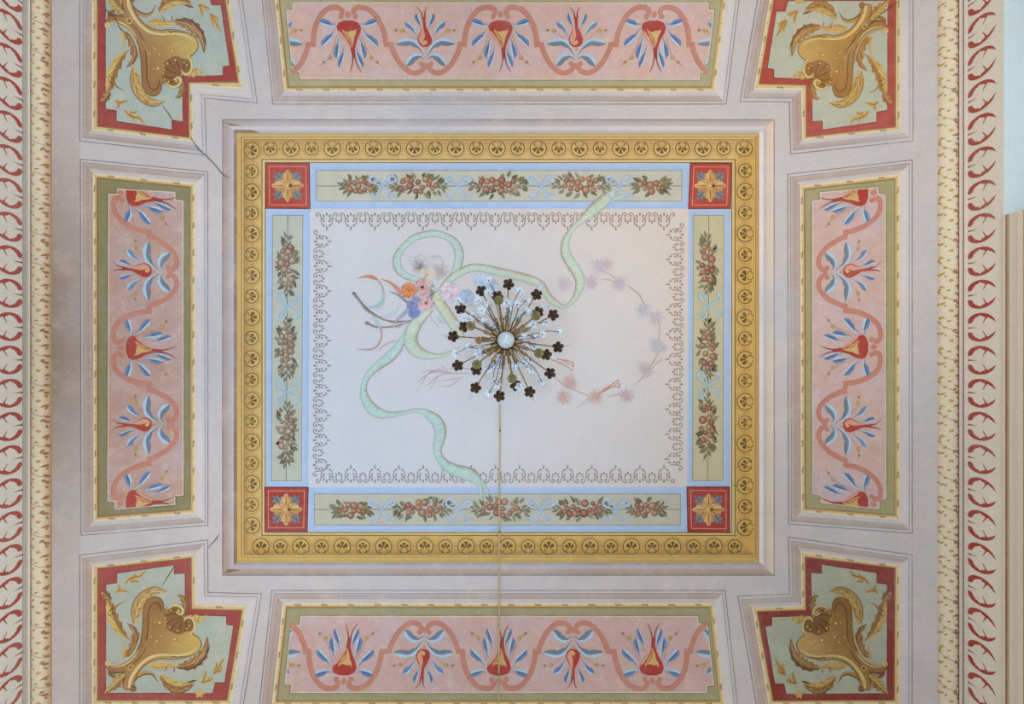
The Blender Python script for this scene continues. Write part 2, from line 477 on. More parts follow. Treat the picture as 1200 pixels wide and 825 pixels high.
# gold vine painted on the half rounds
def vine(side, trim):
    A = Art(surf=torus_surf(side), layer=3)
    rr = random.Random(5+side)
    D = DL if side > 0 else DR
    k = WT*1.0                       # metres per unit s
    per = 0.152
    def S(s, y): return (s, y)
    def blob(s, y, ang, ln, wd, c):
        ca, sa = math.cos(ang), math.sin(ang)
        pts = [(0, 0), (ln*0.35, wd), (ln, 0), (ln*0.35, -wd)]
        A.poly([(s+(a*ca-b*sa)/k, y+(a*sa+b*ca)) for a, b in pts], c)
    y = -YN-DY+0.05; n = 0
    fl = 1 if side > 0 else -1
    while y < YP+DY-0.05:
        g = (206, 158, 66); br = (176, 128, 84); gr = (158, 140, 90); dk = (178, 120, 82)
        q = lambda s: s if side < 0 else 1-s
        A.disc((0, 0), 0.01, g) if False else None
        # berry
        c = (q(0.5), y)
        A.poly([(c[0]+0.0068/k*math.cos(a), c[1]+0.0068*math.sin(a)) for a in np.linspace(0, 6.283, 11)[:-1]], g)
        A.up(); A.poly([(c[0]+0.003/k*math.cos(a)-0.02, c[1]+0.003*math.sin(a)+0.001) for a in np.linspace(0, 6.283, 8)[:-1]], (240, 205, 120)); A.up(-1)
        # curving tendril
        yy = y-fl*0.065
        p = [(q(0.08), yy+0.03), (q(0.25), yy+0.008), (q(0.5), yy-0.008), (q(0.75), yy-0.014), (q(0.95), yy-0.012)]
        P = catmull(p, 4)
        for a, b in zip(P[:-1], P[1:]):
            A.poly([(a[0], a[1]-0.0012), (b[0], b[1]-0.0012), (b[0], b[1]+0.0012), (a[0], a[1]+0.0012)], gr)
        for (s0, dy, ang, ln, cc) in ((0.1, 0.03, 0.6, 0.022, g), (0.12, 0.028, 2.2, 0.02, g), (0.1, -0.03, -0.4, 0.02, g), (0.16, -0.034, -2.0, 0.02, g), (0.3, 0.02, 1.3, 0.012, br), (0.88, 0.035, 2.6, 0.03, dk), (0.9, -0.02, -2.7, 0.03, dk), (0.72, -0.045, 1.0, 0.016, dk), (0.8, 0.012, 2.0, 0.02, br), (0.35, -0.052, 0.2, 0.014, br), (0.2, -0.065, 2.6, 0.02, g), (0.7, 0.06, -2.2, 0.022, br), (0.9, 0.07, 2.4, 0.028, dk), (0.25, 0.06, 0.9, 0.018, g)):
            blob(q(s0), y+dy+rr.uniform(-0.004, 0.004), (ang if side < 0 else math.pi-ang)+rr.uniform(-0.3, 0.3), ln*rr.uniform(0.8, 1.2), ln*0.26, cc)
        y += per; n += 1
    A.build('vine_pattern', trim, M_WALL)
vine(1, trim_left); vine(-1, trim_right)

# ------------------------------------------------------------------ painted mouldings round the centre
A = Art(layer=2)
a0 = rect(261, 140.5, 907, 674); a1 = rect(268, 148, 898, 667); a2 = rect(274, 152.5, 894.5, 662); a3 = rect(278, 156, 889.5, 659)
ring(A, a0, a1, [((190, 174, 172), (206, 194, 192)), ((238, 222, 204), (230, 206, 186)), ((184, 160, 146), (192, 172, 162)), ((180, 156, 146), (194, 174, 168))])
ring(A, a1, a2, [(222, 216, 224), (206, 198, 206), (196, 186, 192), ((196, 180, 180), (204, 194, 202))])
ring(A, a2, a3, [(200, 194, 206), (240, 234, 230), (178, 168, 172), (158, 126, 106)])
A.up(); loop_line(A, a0, 0.45, (134, 118, 114))
A.poly([(263, 143), (285, 147.6), (270, 147.4)], (150, 122, 108)); A.poly([(274, 152), (296, 152.4), (306, 156), (276, 156)], (158, 120, 92))
A.poly([(262, 672), (282, 668), (268, 666.6)], (150, 120, 104))
A.build('painted_moulding', ceiling, M_PLASTER, 'grey lilac painted moulding around the gold border')

# gold border with roundels
A = Art(layer=2)
g1 = rect(283, 160.5, 885.5, 653); g2 = rect(284.2, 161.6, 884.4, 652); g3 = rect(285.3, 162.8, 883.6, 650.8); g4 = rect(286.3, 163.6, 883, 650)
g5 = rect(292, 170, 877, 644); g6 = rect(306.5, 186.5, 862, 628); g7 = rect(307.6, 187.6, 860.8, 627); g8 = rect(311, 190.6, 857.5, 624)
ring(A, a3, g1, [((206, 168, 96), (228, 196, 122)), ((196, 152, 80), (214, 172, 92)), ((206, 168, 86), (224, 186, 98)), ((226, 186, 96), (220, 176, 90))])
ring(A, g1, g2, (158, 114, 62)); ring(A, g2, g3, (244, 222, 156)); ring(A, g3, g4, (158, 122, 74))
ring(A, g4, g5, [((199, 152, 92), (220, 175, 103)), ((228, 181, 80), (220, 170, 86)), ((184, 138, 71), (209, 162, 86)), ((194, 146, 88), (214, 168, 99))])
ring(A, g5, g6, [((222, 179, 107), (228, 189, 117)), ((220, 173, 90), (222, 179, 99)), ((214, 168, 90), (226, 185, 103)), ((216, 173, 103), (228, 189, 113))])
ring(A, g6, g7, (126, 98, 54)); ring(A, g7, g8, [(228, 206, 150), (224, 194, 126), (218, 190, 122), (226, 202, 144)])
A.up()
loop_line(A, g8, 0.4, (120, 98, 66))
def roundel(c, rot, big, k):
    """rot: direction (degrees on screen) of the open end of the palmette"""
    ca, sa = math.cos(math.radians(rot)), math.sin(math.radians(rot))
    T = lambda x, y: (c[0]+x*ca-y*sa, c[1]+x*sa+y*ca)       # local +x points to the panel edge, inward is -x
    dk = (112, 92, 46) if k else (120, 98, 54)
    r = 9.6 if big else 8.0
    A.strip([T(r*math.cos(t), r*math.sin(t)) for t in np.linspace(math.radians(38 if big else 25), math.radians(322 if big else 335), 25)], 0.55, dk, smooth=False)
    # palmette leaves
    for ang, ln in ((180, r*0.80), (128, r*0.72), (232, r*0.72)):
        t = math.radians(ang); b = (1.6, 0)
        d = (math.cos(t), math.sin(t)); nn = (-d[1], d[0]); w = r*0.20
        P = [(b[0]+d[0]*ln*q+nn[0]*w*e, b[1]+d[1]*ln*q+nn[1]*w*e) for q, e in ((0.15, 0.2), (0.6, 0.7), (0.95, 1.2), (1.02, 0), (0.95, -1.2), (0.6, -0.7), (0.15, -0.2))]
        A.poly([T(*p) for p in P], shade(dk, 0.98))
    for sg in (1, -1):
        A.strip([T(x, sg*y) for x, y in ((r*0.95, 1.0), (r*0.85, r*0.34), (r*0.55, r*0.52), (r*0.30, r*0.40), (r*0.36, r*0.22))], 0.42, dk, n=3)
        A.strip([T(x, sg*y) for x, y in ((2, 1), (r*0.05, r*0.35), (r*0.02, r*0.62))], 0.4, dk, n=3)
    nd = 13
    for i in range(nd):
        t = math.radians(95+170*i/(nd-1)); q = T((r+2.4)*math.cos(t), (r+2.4)*math.sin(t))
        A.disc(q, 0.55, dk, n=6)
def between(c, rot):
    ca, sa = math.cos(math.radians(rot)), math.sin(math.radians(rot))
    for x in (-2.2, 0, 2.2, 4.4):
        for y in (-1.2, 1.2):
            A.disc((c[0]+x*ca-y*sa, c[1]+x*sa+y*ca), 0.5, (140, 112, 64), n=6)
for i in range(24):
    x = 317+24.13*i; roundel((x, 174), -90, i % 2 == 1, 0); between((x+12, 173), -90) if i < 23 else None
for i in range(23):
    x = 328.5+24.2*i; roundel((x, 640.5), 90, i % 2 == 1, 1); between((x+12.1, 641), 90) if i < 22 else None
roundel((306, 640.5), 90, True, 1)
for i in range(19):
    y = 176.5+24.4*i; roundel((295, y), 180, i % 2 == 0, 0); between((294.5, y+12.2), 180) if i < 18 else None
for i in range(18):
    y = 200+24.6*i; roundel((873.3, y), 0, i % 2 == 1, 1); between((873.5, y+12.3), 0) if i < 17 else None
A.build('gilded_border', ceiling, M_GOLD, 'ochre gold border with a row of stencilled palmette roundels')

# ------------------------------------------------------------------ corner squares with rosettes
def corner_square(q, hi, c, label, faded=False):
    A = Art(layer=3)
    base = (194, 76, 64) if not faded else (180, 68, 62)
    A.poly(q, base)
    A.up(); loop_line(A, q, 0.6, shade(base, 0.72)); loop_line(A, inset(q, 4.2), 0.45, (232, 148, 112))
    o = A.build('corner_square', ceiling, M_PAINT, label)
    B = Art(layer=5)
    cx = sum(p[0] for p in q)/4; cy = sum(p[1] for p in q)/4
    gold = (206, 150, 82); dark = (150, 96, 52); light = (232, 186, 118); blue = (128, 136, 146)
    for sx in (1, -1):
        for sy in (1, -1):
            P = [(3, 9), (5, 15), (8.5, 13.5), (9, 17), (12.5, 14.5), (16.8, 16.8), (14.5, 12.5), (17, 9), (13.5, 8.5), (15, 5), (9, 3)]
            B.poly([(cx+sx*a, cy+sy*b) for a, b in P], blue)
            B.up(); B.strip([(cx+sx*4, cy+sy*4), (cx+sx*14, cy+sy*14)], 0.5, shade(blue, 0.7)); B.up(-1)
    B.up()
    for k in range(4):
        a = math.pi/2*k; ca, sa = math.cos(a), math.sin(a)
        T = lambda x, y: (cx+x*ca-y*sa, cy+x*sa+y*ca)
        P = [(0, 2.5), (3, 3.6), (4.6, 6.8), (6.6, 7.4), (7.4, 5.8), (9.0, 7.8), (11, 7.4), (11.2, 4.6), (13.2, 5.6), (14.8, 4.2), (14.6, 2.6), (16.6, 2.8), (19.4, 0), (16.6, -2.8), (14.6, -2.6), (14.8, -4.2), (13.2, -5.6), (11.2, -4.6), (11, -7.4), (9.0, -7.8), (7.4, -5.8), (6.6, -7.4), (4.6, -6.8), (3, -3.6), (0, -2.5)]
        cols = [light if (y < 0) == (k in (0, 3)) else gold for x, y in P]
        B.poly([T(*p) for p in P], cols)
        B.up(); B.strip([T(4, 0), T(17, 0)], [0.8, 0.2], dark); B.strip([T(5, 3), T(11, 7)], 0.35, dark); B.strip([T(5, -3), T(11, -7)], 0.35, dark); B.up(-1)
    B.up(2)
    B.disc((cx, cy), 6, light, gold, 14); B.up(); B.disc((cx+3.4, cy), 2.3, (96, 58, 36), dark, 10); B.disc((cx-0.6, cy), 2.4, (246, 214, 160), gold, 10)
    B.build('rosette', o, M_PAINT)
corner_square([(311.2, 190.8), (362.6, 191.4), (363.4, 244.6), (311.8, 244.2)], 0, 0, 'red square with gold leaf rosette, upper left of the four')
corner_square([(809, 191.4), (857.4, 191.4), (855.6, 244.4), (806.8, 244.6)], 0, 0, 'red square with gold leaf rosette, upper right of the four')
corner_square([(310.4, 571), (361.2, 571), (360, 622.6), (310.6, 622.6)], 0, 0, 'worn red square with faded gold rosette, lower left of the four', True)
corner_square([(805, 570.6), (854.6, 570.6), (855, 624), (806, 623.2)], 0, 0, 'dark red square with gold leaf rosette, lower right of the four', True)

# ------------------------------------------------------------------ blue bands with fruit swags
def swag(parent, c, ln, wd, horiz, reds, seed):
    r = random.Random(seed)
    A = Art(layer=5)
    T = (lambda a, b: (c[0]+a, c[1]+b)) if horiz else (lambda a, b: (c[0]+b, c[1]+a))
    gcols = [(128, 124, 84), (146, 142, 104), (112, 108, 76), (160, 158, 122)]
    if not reds: gcols = [(132, 126, 98), (150, 144, 116), (114, 106, 84), (162, 160, 134)]
    n = int(ln*0.95)
    for i in range(n):
        a = r.uniform(-1, 1); e = math.sqrt(max(0.03, 1-abs(a)**1.6))
        sgn = r.choice((-1, 1))
        b = sgn*e*wd*r.uniform(0.25, 0.62)
        x = a*ln*0.85
        d = math.atan2(sgn*r.uniform(0.3, 1.0), (1 if a > 0 else -1)*r.uniform(0.2, 1.1))
        L = r.uniform(6, 10)
        p0 = (x, b); p1 = (x+L*0.5*math.cos(d)+r.uniform(-1, 1), b+L*0.5*math.sin(d)+r.uniform(-1, 1)); p2 = (x+L*math.cos(d), max(-wd, min(wd, b+L*math.sin(d))))
        g = r.choice(gcols)
        A.leaf([T(*p0), T(*p1), T(*p2)], r.uniform(1.5, 2.2), g, shade(g, 0.86))
    for sgn in (1, -1):
        for i in range(4):
            x = sgn*ln*(0.72+0.1*i); s2 = (-1)**i
            A.leaf([T(x-sgn*5, 0), T(x-sgn*1, s2*2.4), T(x+sgn*3.5, s2*4.2)], 1.4, gcols[1], gcols[2])
    A.up(2)
    m = int(9+ln*0.2)
    spots = []
    for i in range(m):
        for _ in range(30):
            a = r.uniform(-0.62, 0.62)*ln; b = r.uniform(-0.5, 0.5)*wd*(1-(abs(a)/ln)**1.5)
            rad = r.uniform(3.2, 5.2)*(1-0.45*abs(a)/ln)
            if all(math.hypot(a-x, b-y) > 0.75*(rad+q) for x, y, q in spots): spots.append((a, b, rad)); break
    for a, b, rad in spots:
        base = r.choice([(196, 118, 84), (178, 96, 74), (206, 146, 96), (186, 130, 92)] if reds else [(186, 148, 122), (168, 128, 104), (196, 164, 136), (160, 134, 106)])
        A.disc(T(a, b), rad, mixc(base, (250, 226, 196), 0.35), shade(base, 0.66), 12, hl=(-0.25, -0.25))
    return A.build('fruit_swag', parent, M_PAINT)
def bow(parent, c, horiz, seed, col=(172, 206, 240)):
    r = random.Random(seed)
    A = Art(layer=8)
    T = (lambda a, b: (c[0]+a, c[1]+b)) if horiz else (lambda a, b: (c[0]+b, c[1]+a))
    L2 = shade(col, 1.06); D2 = shade(col, 0.88)
    cols = [(-1, D2), (0, col), (1, L2)]
    for sg in (1, -1):
        f = lambda pts: [T(x*sg, y+r.uniform(-0.6, 0.6)) for x, y in pts]
        A.strip(f([(0, 0), (4, -6), (9, -11), (14, -10), (15, -6), (9, -3), (0, 0)]), [0.5, 1.2, 1.5, 1.0, 1.4, 1.1, 0.5], cols, n=4)
        A.strip(f([(0, 0), (3, 5), (6, 9), (5, 13), (10, 14), (13, 10), (17, 12)]), [0.5, 1.2, 1.4, 0.7, 1.3, 1.1, 0.3], cols, n=4)
    A.disc(T(0, 0), 1.8, L2, D2, 8)
    return A.build('ribbon_bow', parent, M_PAINT)
def band(blue, olive, swags, bows, horiz, reds, label, ol, seed, axis):
    A = Art(layer=2)
    b1 = (168, 198, 242); b2 = (182, 208, 244)
    ring(A, blue, olive, [(b2, b1), (b1, b2), (b1, b2), (b2, b1)])
    A.poly(olive, ol)
    A.up(); loop_line(A, inset(olive, 0.6), 0.45, mixc(ol, (120, 130, 110), 0.55))
    loop_line(A, inset(olive, 2.0), 0.3, shade(ol, 1.05))
    A.strip(axis, 0.4, shade(ol, 0.62), smooth=False)
    o = A.build('fruit_band', ceiling, M_PAINT, label)
    for i, (c, ln, wd) in enumerate(swags): swag(o, c, ln, wd, horiz, reds, seed+i)
    for i, c in enumerate(bows): bow(o, c, horiz, seed+50+i, (176, 204, 238) if horiz else (170, 206, 226))
    return o
band([(363, 192), (809, 192), (806.8, 244.6), (363.4, 244.6)], rect(370.4, 199.3, 799.6, 236.4),
     [((421, 218), 23, 14), ((490, 217), 35, 17), ((584, 217), 35, 17), ((681, 217), 35, 17), ((763, 218), 23, 14)],
     [(449, 218), (537, 218), (634, 218), (726, 218)], True, True, 'olive band of fruit swags along the top of the ivory field', (204, 201, 184), 100, [(371, 218), (799, 218)])
band([(361.2, 571), (805, 570.8), (806, 623), (360, 622.6)], rect(368, 578.3, 797.8, 615.8),
     [((412, 597), 23, 14), ((495, 596), 35, 17), ((587, 596), 35, 17), ((682, 596), 35, 17), ((757, 597), 23, 14)],
     [(448, 597), (538, 597), (634, 597), (722, 597)], True, True, 'olive band of fruit swags along the bottom of the ivory field', (198, 196, 178), 200, [(369, 597), (797, 597)])
band([(311.8, 244.8), (363.4, 244.8), (361.2, 570.8), (310.6, 570.8)], [(319, 252), (355.6, 252), (353.8, 564), (317.8, 564)],
     [((337, 311), 36, 15), ((336.5, 408), 37, 15), ((336, 508), 38, 15)], [(337, 359), (336, 459)], False, False,
     'grey olive band of hanging fruit down the left of the ivory field', (194, 198, 184), 300, [(337.4, 252), (335.4, 564)])
band([(806.8, 244.8), (855.6, 244.8), (854.6, 570.4), (805, 570.4)], [(812.2, 252), (848.8, 252), (847.6, 563.8), (811, 563.8)],
     [((829, 309), 35, 14), ((829, 409), 36, 14), ((828.5, 497), 38, 14)], [(830, 358), (829, 451)], False, True,
     'yellow olive band of hanging fruit down the right of the ivory field', (206, 196, 158), 400, [(830.5, 252), (829.3, 563.8)])

# ------------------------------------------------------------------ ivory centre field
A = Art(layer=2)
field_q = [(363.4, 244.6), (806.8, 244.6), (805, 570.8), (361.2, 571)]
nxg, nyg = 18, 14
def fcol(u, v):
    cool = (208, 216, 230); warm = (224, 213, 207)  # cool and warm light across the field put into its colour
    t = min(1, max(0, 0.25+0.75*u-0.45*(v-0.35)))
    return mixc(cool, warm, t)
def fpt(u, v):
    q = [np.array(p) for p in field_q]
    return tuple((q[0]*(1-u)+q[1]*u)*(1-v)+(q[3]*(1-u)+q[2]*u)*v)
for i in range(nxg):
    for j in range(nyg):
        uv = [(i/nxg, j/nyg), ((i+1)/nxg, j/nyg), ((i+1)/nxg, (j+1)/nyg), (i/nxg, (j+1)/nyg)]
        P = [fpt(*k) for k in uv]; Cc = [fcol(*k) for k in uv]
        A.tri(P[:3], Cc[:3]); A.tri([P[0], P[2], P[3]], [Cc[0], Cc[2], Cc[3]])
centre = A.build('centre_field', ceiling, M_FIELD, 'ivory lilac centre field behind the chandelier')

# stencilled scroll edging
A = Art(layer=4)
def palmette(T, col, s=1.0, small=False):
    r = 0.8*s
    if not small:
        for a in (-150, -115, -80, 0-90+90+0):
            pass
        for k, (ang, d) in enumerate(((90, 7.2), (48, 6.6), (132, 6.6), (8, 5.6), (172, 5.6), (-34, 5.0), (-146, 5.0))):
            t = math.radians(ang); x, y = math.cos(t), -math.sin(t)
            P = [(x*d*0.45, y*d*0.45), (x*d*0.85-y*1.3, y*d*0.85+x*1.3), (x*d*1.12, y*d*1.12), (x*d*0.85+y*1.3, y*d*0.85-x*1.3)]
            A.poly([T(a, 9+b) for a, b in P], col)
        for x, y in ((-3.4, 16.6), (3.4, 16.6), (0, 18.2), (0, 20.6)):
            A.poly([T(x-1.2, y), T(x, y-1.2), T(x+1.2, y), T(x, y+1.8)], col)
    else:
        for ang, d in ((-90, 6.5), (-55, 5.6), (-125, 5.6), (-20, 4.4), (-160, 4.4)):
            t = math.radians(ang); x, y = math.cos(t), -math.sin(t)
            P = [(x*d*0.5, y*d*0.5), (x*d*0.9-y*1.2, y*d*0.9+x*1.2), (x*d*1.15, y*d*1.15), (x*d*0.9+y*1.2, y*d*0.9-x*1.2)]
            A.poly([T(a, 7+b) for a, b in P], col)
def lace_unit(T, col, first=True):
    palmette(T, col)
    for sg in (1, -1):
        path = [(3.0, 15.6), (4.6, 16.2), (6.0, 14), (6.6, 10), (7.2, 5), (9, 2), (11.2, 1.6), (12.6, 3.4), (11.8, 5.4), (10.2, 5.0), (10.6, 3.8)]
        A.strip([T(sg*a, b) for a, b in path], 0.5, col, n=4)
def lace_mid(T, col): palmette(T, col, small=True)
def lace_row(n, p0, p1, inward, col0, col1):
    p0 = np.array(p0, float); p1 = np.array(p1, float); st = (p1-p0)/n; al = st/np.linalg.norm(st); s = np.linalg.norm(st)/28.3; iw = np.array(inward, float)
    for i in range(n+1):
        c = p0+st*i; col = mixc(col0, col1, i/n)
        lace_unit(lambda a, b, c=c: tuple(c+al*a*s+iw*b), col)
        if i < n:
            m = c+st/2; lace_mid(lambda a, b, c=m: tuple(c+al*a*s+iw*b), col)
lc_c, lc_w = (150, 134, 122), (172, 138, 108)
lace_row(14, (383, 248), (778, 248), (0, 1), lc_c, lc_w)
lace_row(14, (383, 567), (778, 567), (0, -1), (150, 138, 132), (164, 142, 120))
lace_row(9, (366.5, 283), (365.5, 545), (1, 0), lc_c, (150, 138, 132))
lace_row(9, (802.5, 275), (801, 538), (-1, 0), lc_w, (170, 144, 120))
A.build('scroll_edging', centre, M_PAINT)

# green ribbon
A = Art(layer=6)
MINT = (194, 218, 212); MINT2 = (176, 204, 198); BRN = (160, 146, 120); YEL = (214, 218, 186)
def Z1(X, Y): return (400+X/5.156, 260+Y/5.156)
def ribbon(pts, ws, e1=BRN, mid=MINT, e2=MINT2):
    A.strip(pts, ws, [(-1, e1), (-0.78, mixc(e1, mid, 0.5)), (-0.3, mid), (0.5, mid), (0.85, e2), (1, mixc(e2, BRN, 0.6))], n=8)
    # small shading folds across the ribbon
    P = catmull([(p[0], p[1], w) for p, w in zip(pts, ws)], 5)
    tg = np.gradient(P[:, :2], axis=0); tg /= (np.linalg.norm(tg, axis=1)[:, None]+1e-9)
    A.up(); rr = random.Random(len(pts))
    for i in range(1, len(P)-1):
        if P[i, 2] < 3: continue
        nr = np.array([-tg[i, 1], tg[i, 0]]); c = P[i, :2]
        sl = tg[i]*rr.uniform(-1.5, 1.5)
        A.strip([tuple(c-nr*P[i, 2]*0.8-sl), tuple(c+nr*P[i, 2]*rr.uniform(0.1, 0.7)+sl)], [0.25, 0.12], mixc(mid, rr.choice([(150, 150, 120), (235, 245, 235)]), 0.45), n=2)
    A.up(-1)
# long tail to the lower left
ribbon([(480, 381), (472.5, 397), (464, 411), (453.6, 421), (442, 429.5), (433, 438), (427.5, 448), (426, 458.5), (429, 469), (435, 478), (445, 484.5), (458, 486), (472.5, 484), (485.6, 481.5), (496, 482.5), (504, 487), (512, 494), (516.2, 504.6), (514.7, 516), (512.7, 526), (515, 535.6), (522.5, 545), (534, 551), (545.7, 554.5), (555.5, 559), (561, 565), (563.5, 575), (564.5, 588)],
       [2, 4, 6, 6, 5, 4, 3.6, 4, 5.5, 6.5, 6, 3.6, 2.6, 2.6, 3.4, 5.5, 7, 7.2, 6.5, 5, 4.5, 6, 7, 8, 7, 4.5, 2, 0.4], mid=(188, 218, 212))
ribbon([(558, 558), (565, 566), (570, 573), (574, 578)], [2, 2.6, 1.8, 0.3])
# right run
ribbon([(508, 348), (517, 339), (527, 328), (538, 320), (553, 314), (570, 315), (586, 319), (604, 323), (622, 328), (634, 334), (640, 344), (649, 354), (660, 359), (669, 355), (676, 345), (679.5, 333), (677, 321), (670, 310), (663.5, 299), (662, 288), (665, 277), (673, 266), (683, 257), (694, 247), (706, 237), (716, 228), (724, 221)],
       [2, 3, 4, 4.5, 4.6, 4.5, 5, 5, 5, 4.6, 4, 4, 2.2, 2.4, 4, 5.2, 6, 6, 6, 5, 3.6, 2.4, 4, 6.5, 7, 5, 0.6], mid=(206, 218, 198))
ribbon([(706, 238), (720, 233), (733, 229), (742, 226)], [2.5, 2.5, 1.4, 0.2])
# upper loop
ribbon([Z1(*p) for p in ((600, 430), (640, 372), (680, 315), (706, 255), (712, 195), (692, 135), (640, 92), (565, 70), (490, 80), (430, 104), (378, 150), (342, 200), (336, 250), (352, 295), (400, 330), (455, 348), (515, 372), (580, 430))][::-1],
       [2.2, 3, 4, 5, 5.4, 5, 4, 4, 4, 3.8, 3.6, 4.4, 5, 4.6, 4, 3, 2.6, 2.4][::-1])
# lower loop and diagonal band
ribbon([(506, 362), (496, 371), (487, 381), (482, 392), (482, 402), (488, 411), (499, 416), (513, 417.5), (526, 414), (540, 406)], [3, 5, 7, 8, 8, 7.5, 5, 2.8, 2, 1], mid=(206, 222, 200))
ribbon([(509, 345), (517, 358), (525, 370), (534, 383), (542, 396)], [4.5, 6.5, 6.5, 6.5, 3], e1=(170, 150, 110), mid=YEL)
A.build('green_ribbon', centre, M_PAINT)

# bouquet
A = Art(layer=9)
br = random.Random(11)
def stroke(pts, w, col, n=5): A.strip(pts, w, col, n=n)
stem = (138, 124, 124)
stroke([Z1(*p) for p in ((75, 430), (130, 500), (200, 560), (290, 600), (420, 600))], [1.6, 1.3, 1.2, 1.0, 0.8], stem)
stroke([Z1(*p) for p in ((95, 460), (150, 535), (230, 580), (330, 612), (430, 590))], [0.5, 0.6, 0.5, 0.5, 0.3], (176, 160, 160))
stroke([Z1(*p) for p in ((155, 612), (220, 636), (330, 630), (425, 598))], [1.5, 1.1, 0.9, 0.6], (160, 142, 142))
A.disc(Z1(76, 432), 1.9, (90, 84, 84), (120, 108, 106)); A.disc(Z1(156, 612), 2.4, (178, 160, 152), (140, 122, 120))
teal = (172, 204, 206)
stroke([Z1(*p) for p in ((95, 342), (150, 330), (185, 334), (220, 350))], [0.2, 1.2, 2.2, 0.8], (212, 132, 96))
stroke([Z1(*p) for p in ((220, 350), (248, 390), (255, 430))], [0.8, 0.8, 1.0], (186, 168, 160))
stroke([Z1(*p) for p in ((257, 425), (248, 480), (215, 512), (165, 516))], [0.8, 2.2, 2.4, 0.3], teal)
stroke([Z1(*p) for p in ((238, 345), (290, 365), (340, 405), (360, 440))], [0.3, 1.2, 2.2, 0.8], (212, 148, 122))
stroke([Z1(*p) for p in ((285, 420), (340, 440), (385, 475), (410, 495))], [0.3, 1.0, 1.6, 1.0], (150, 146, 160))
stroke([Z1(*p) for p in ((355, 470), (345, 520), (310, 555), (240, 572))], [0.4, 1.0, 1.8, 0.3], (196, 214, 218))
stroke([Z1(*p) for p in ((410, 525), (375, 560), (335, 595), (320, 610))], [2.2, 2.4, 1.2, 0.2], (164, 178, 190))
stroke([Z1(*p) for p in ((182, 555), (205, 590), (225, 615), (238, 645))], [0.4, 1.6, 2.0, 1.2], (178, 206, 206))
stroke([Z1(*p) for p in ((238, 640), (244, 690), (225, 740), (190, 768), (140, 772), (95, 766))], [1.2, 0.9, 0.9, 1.0, 0.7, 0.2], (204, 160, 160))
stroke([Z1(*p) for p in ((225, 778), (260, 745), (300, 725), (350, 715))], [0.2, 0.7, 0.7, 0.2], (214, 168, 164))
stroke([Z1(*p) for p in ((300, 620), (340, 640), (400, 600))], [0.2, 0.8, 0.3], (206, 176, 180))
def spiky(c, r, col, n=26, a0=0, a1=360, w=0.28, seed=0, inner=0.05):
    q = random.Random(seed)
    for i in range(n):
        t = math.radians(a0+(a1-a0)*(i+q.uniform(-0.4, 0.4))/n); R1 = r*q.uniform(0.65, 1.05)
        p0 = (c[0]+r*inner*math.cos(t), c[1]+r*inner*math.sin(t)); p2 = (c[0]+R1*math.cos(t), c[1]+R1*math.sin(t))
        pm = ((p0[0]+p2[0])/2+q.uniform(-0.5, 0.5), (p0[1]+p2[1])/2+q.uniform(-0.5, 0.5))
        A.strip([p0, pm, p2], [w*0.6, w, 0.1], mixc(col, (222, 212, 216), q.uniform(0, 0.35)), n=2)
def bloom(c, r, col, petals=14, layers=3, seed=0, heart=None):
    q = random.Random(seed)
    for L in range(layers):
        rr = r*(1-0.28*L)
        for i in range(petals-2*L):
            t = 2*math.pi*(i+q.random()*0.5)/(petals-2*L); d = (math.cos(t), math.sin(t)); nn = (-d[1], d[0]); w = rr*math.pi/(petals-2*L)*(0.86 if L == 0 else 1.05)
            k = mixc(col, (255, 245, 240), q.uniform(0, 0.30)); k = shade(k, q.uniform(0.88, 1.05))
            P = [(0.1, 0), (0.55, 0.7), (0.9, 0.95), (1.04, 0.4), (0.98, 0), (1.05, -0.4), (0.9, -0.95), (0.55, -0.7)]
            A.poly([(c[0]+d[0]*rr*a+nn[0]*w*b, c[1]+d[1]*rr*a+nn[1]*w*b) for a, b in P], k)
        A.up()
    if heart: A.disc(c, r*0.2, heart, shade(heart, 1.2), 8)
    A.up(-layers)
# pale background sprays
for k, (p, r, c) in enumerate((((470, 270), 11, (176, 160, 158)), ((600, 300), 12, (200, 172, 160)), ((530, 310), 13, (228, 204, 184)))):
    spiky(Z1(*p), r, c, 30, seed=k)
A.disc(Z1(535, 320), 8, (232, 212, 196), (226, 210, 200)); A.disc(Z1(500, 315), 6, (222, 200, 176), (224, 208, 196))
spiky(Z1(478, 285), 9, (120, 112, 112), 12, 200, 320, seed=9)
for p in (((370, 200), (440, 215), (490, 200), (530, 260)), ((380, 225), (430, 240), (470, 250)), ((545, 240), (560, 210), (600, 210), (620, 250)), ((520, 230), (555, 205), (590, 225)), ((560, 560), (600, 600), (640, 610)), ((540, 570), (560, 610), (600, 640)), ((590, 560), (600, 600), (570, 640))):
    stroke([Z1(*q) for q in p], [0.15]+[0.3]*(len(p)-2)+[0.15], (186, 186, 178), 4)
bloom(Z1(490, 395), 10, (220, 158, 156), 15, seed=2, heart=(70, 62, 72))
bloom(Z1(512, 490), 9.5, (224, 172, 174), 15, seed=3, heart=(110, 96, 112))
bloom(Z1(452, 478), 6, (150, 150, 200), 12, seed=8)
bloom(Z1(440, 545), 7.5, (112, 132, 206), 14, seed=5)
bloom(Z1(428, 505), 6.5, (128, 134, 200), 14, seed=4)
bloom(Z1(408, 415), 9.5, (232, 128, 58), 18, seed=1, heart=(206, 92, 40))
bloom(Z1(655, 425), 11.5, (228, 208, 222), 18, seed=6)
bloom(Z1(672, 440), 6, (216, 186, 208), 14, seed=16)
A.disc(Z1(580, 465), 6, (216, 218, 182), (200, 206, 178), 10); bloom(Z1(580, 465), 6.5, (214, 216, 180), 12, seed=12)
bloom((546.5, 347.5), 8.5, (172, 198, 236), 16, seed=7); bloom((550, 353), 6, (186, 210, 240), 12, seed=17)
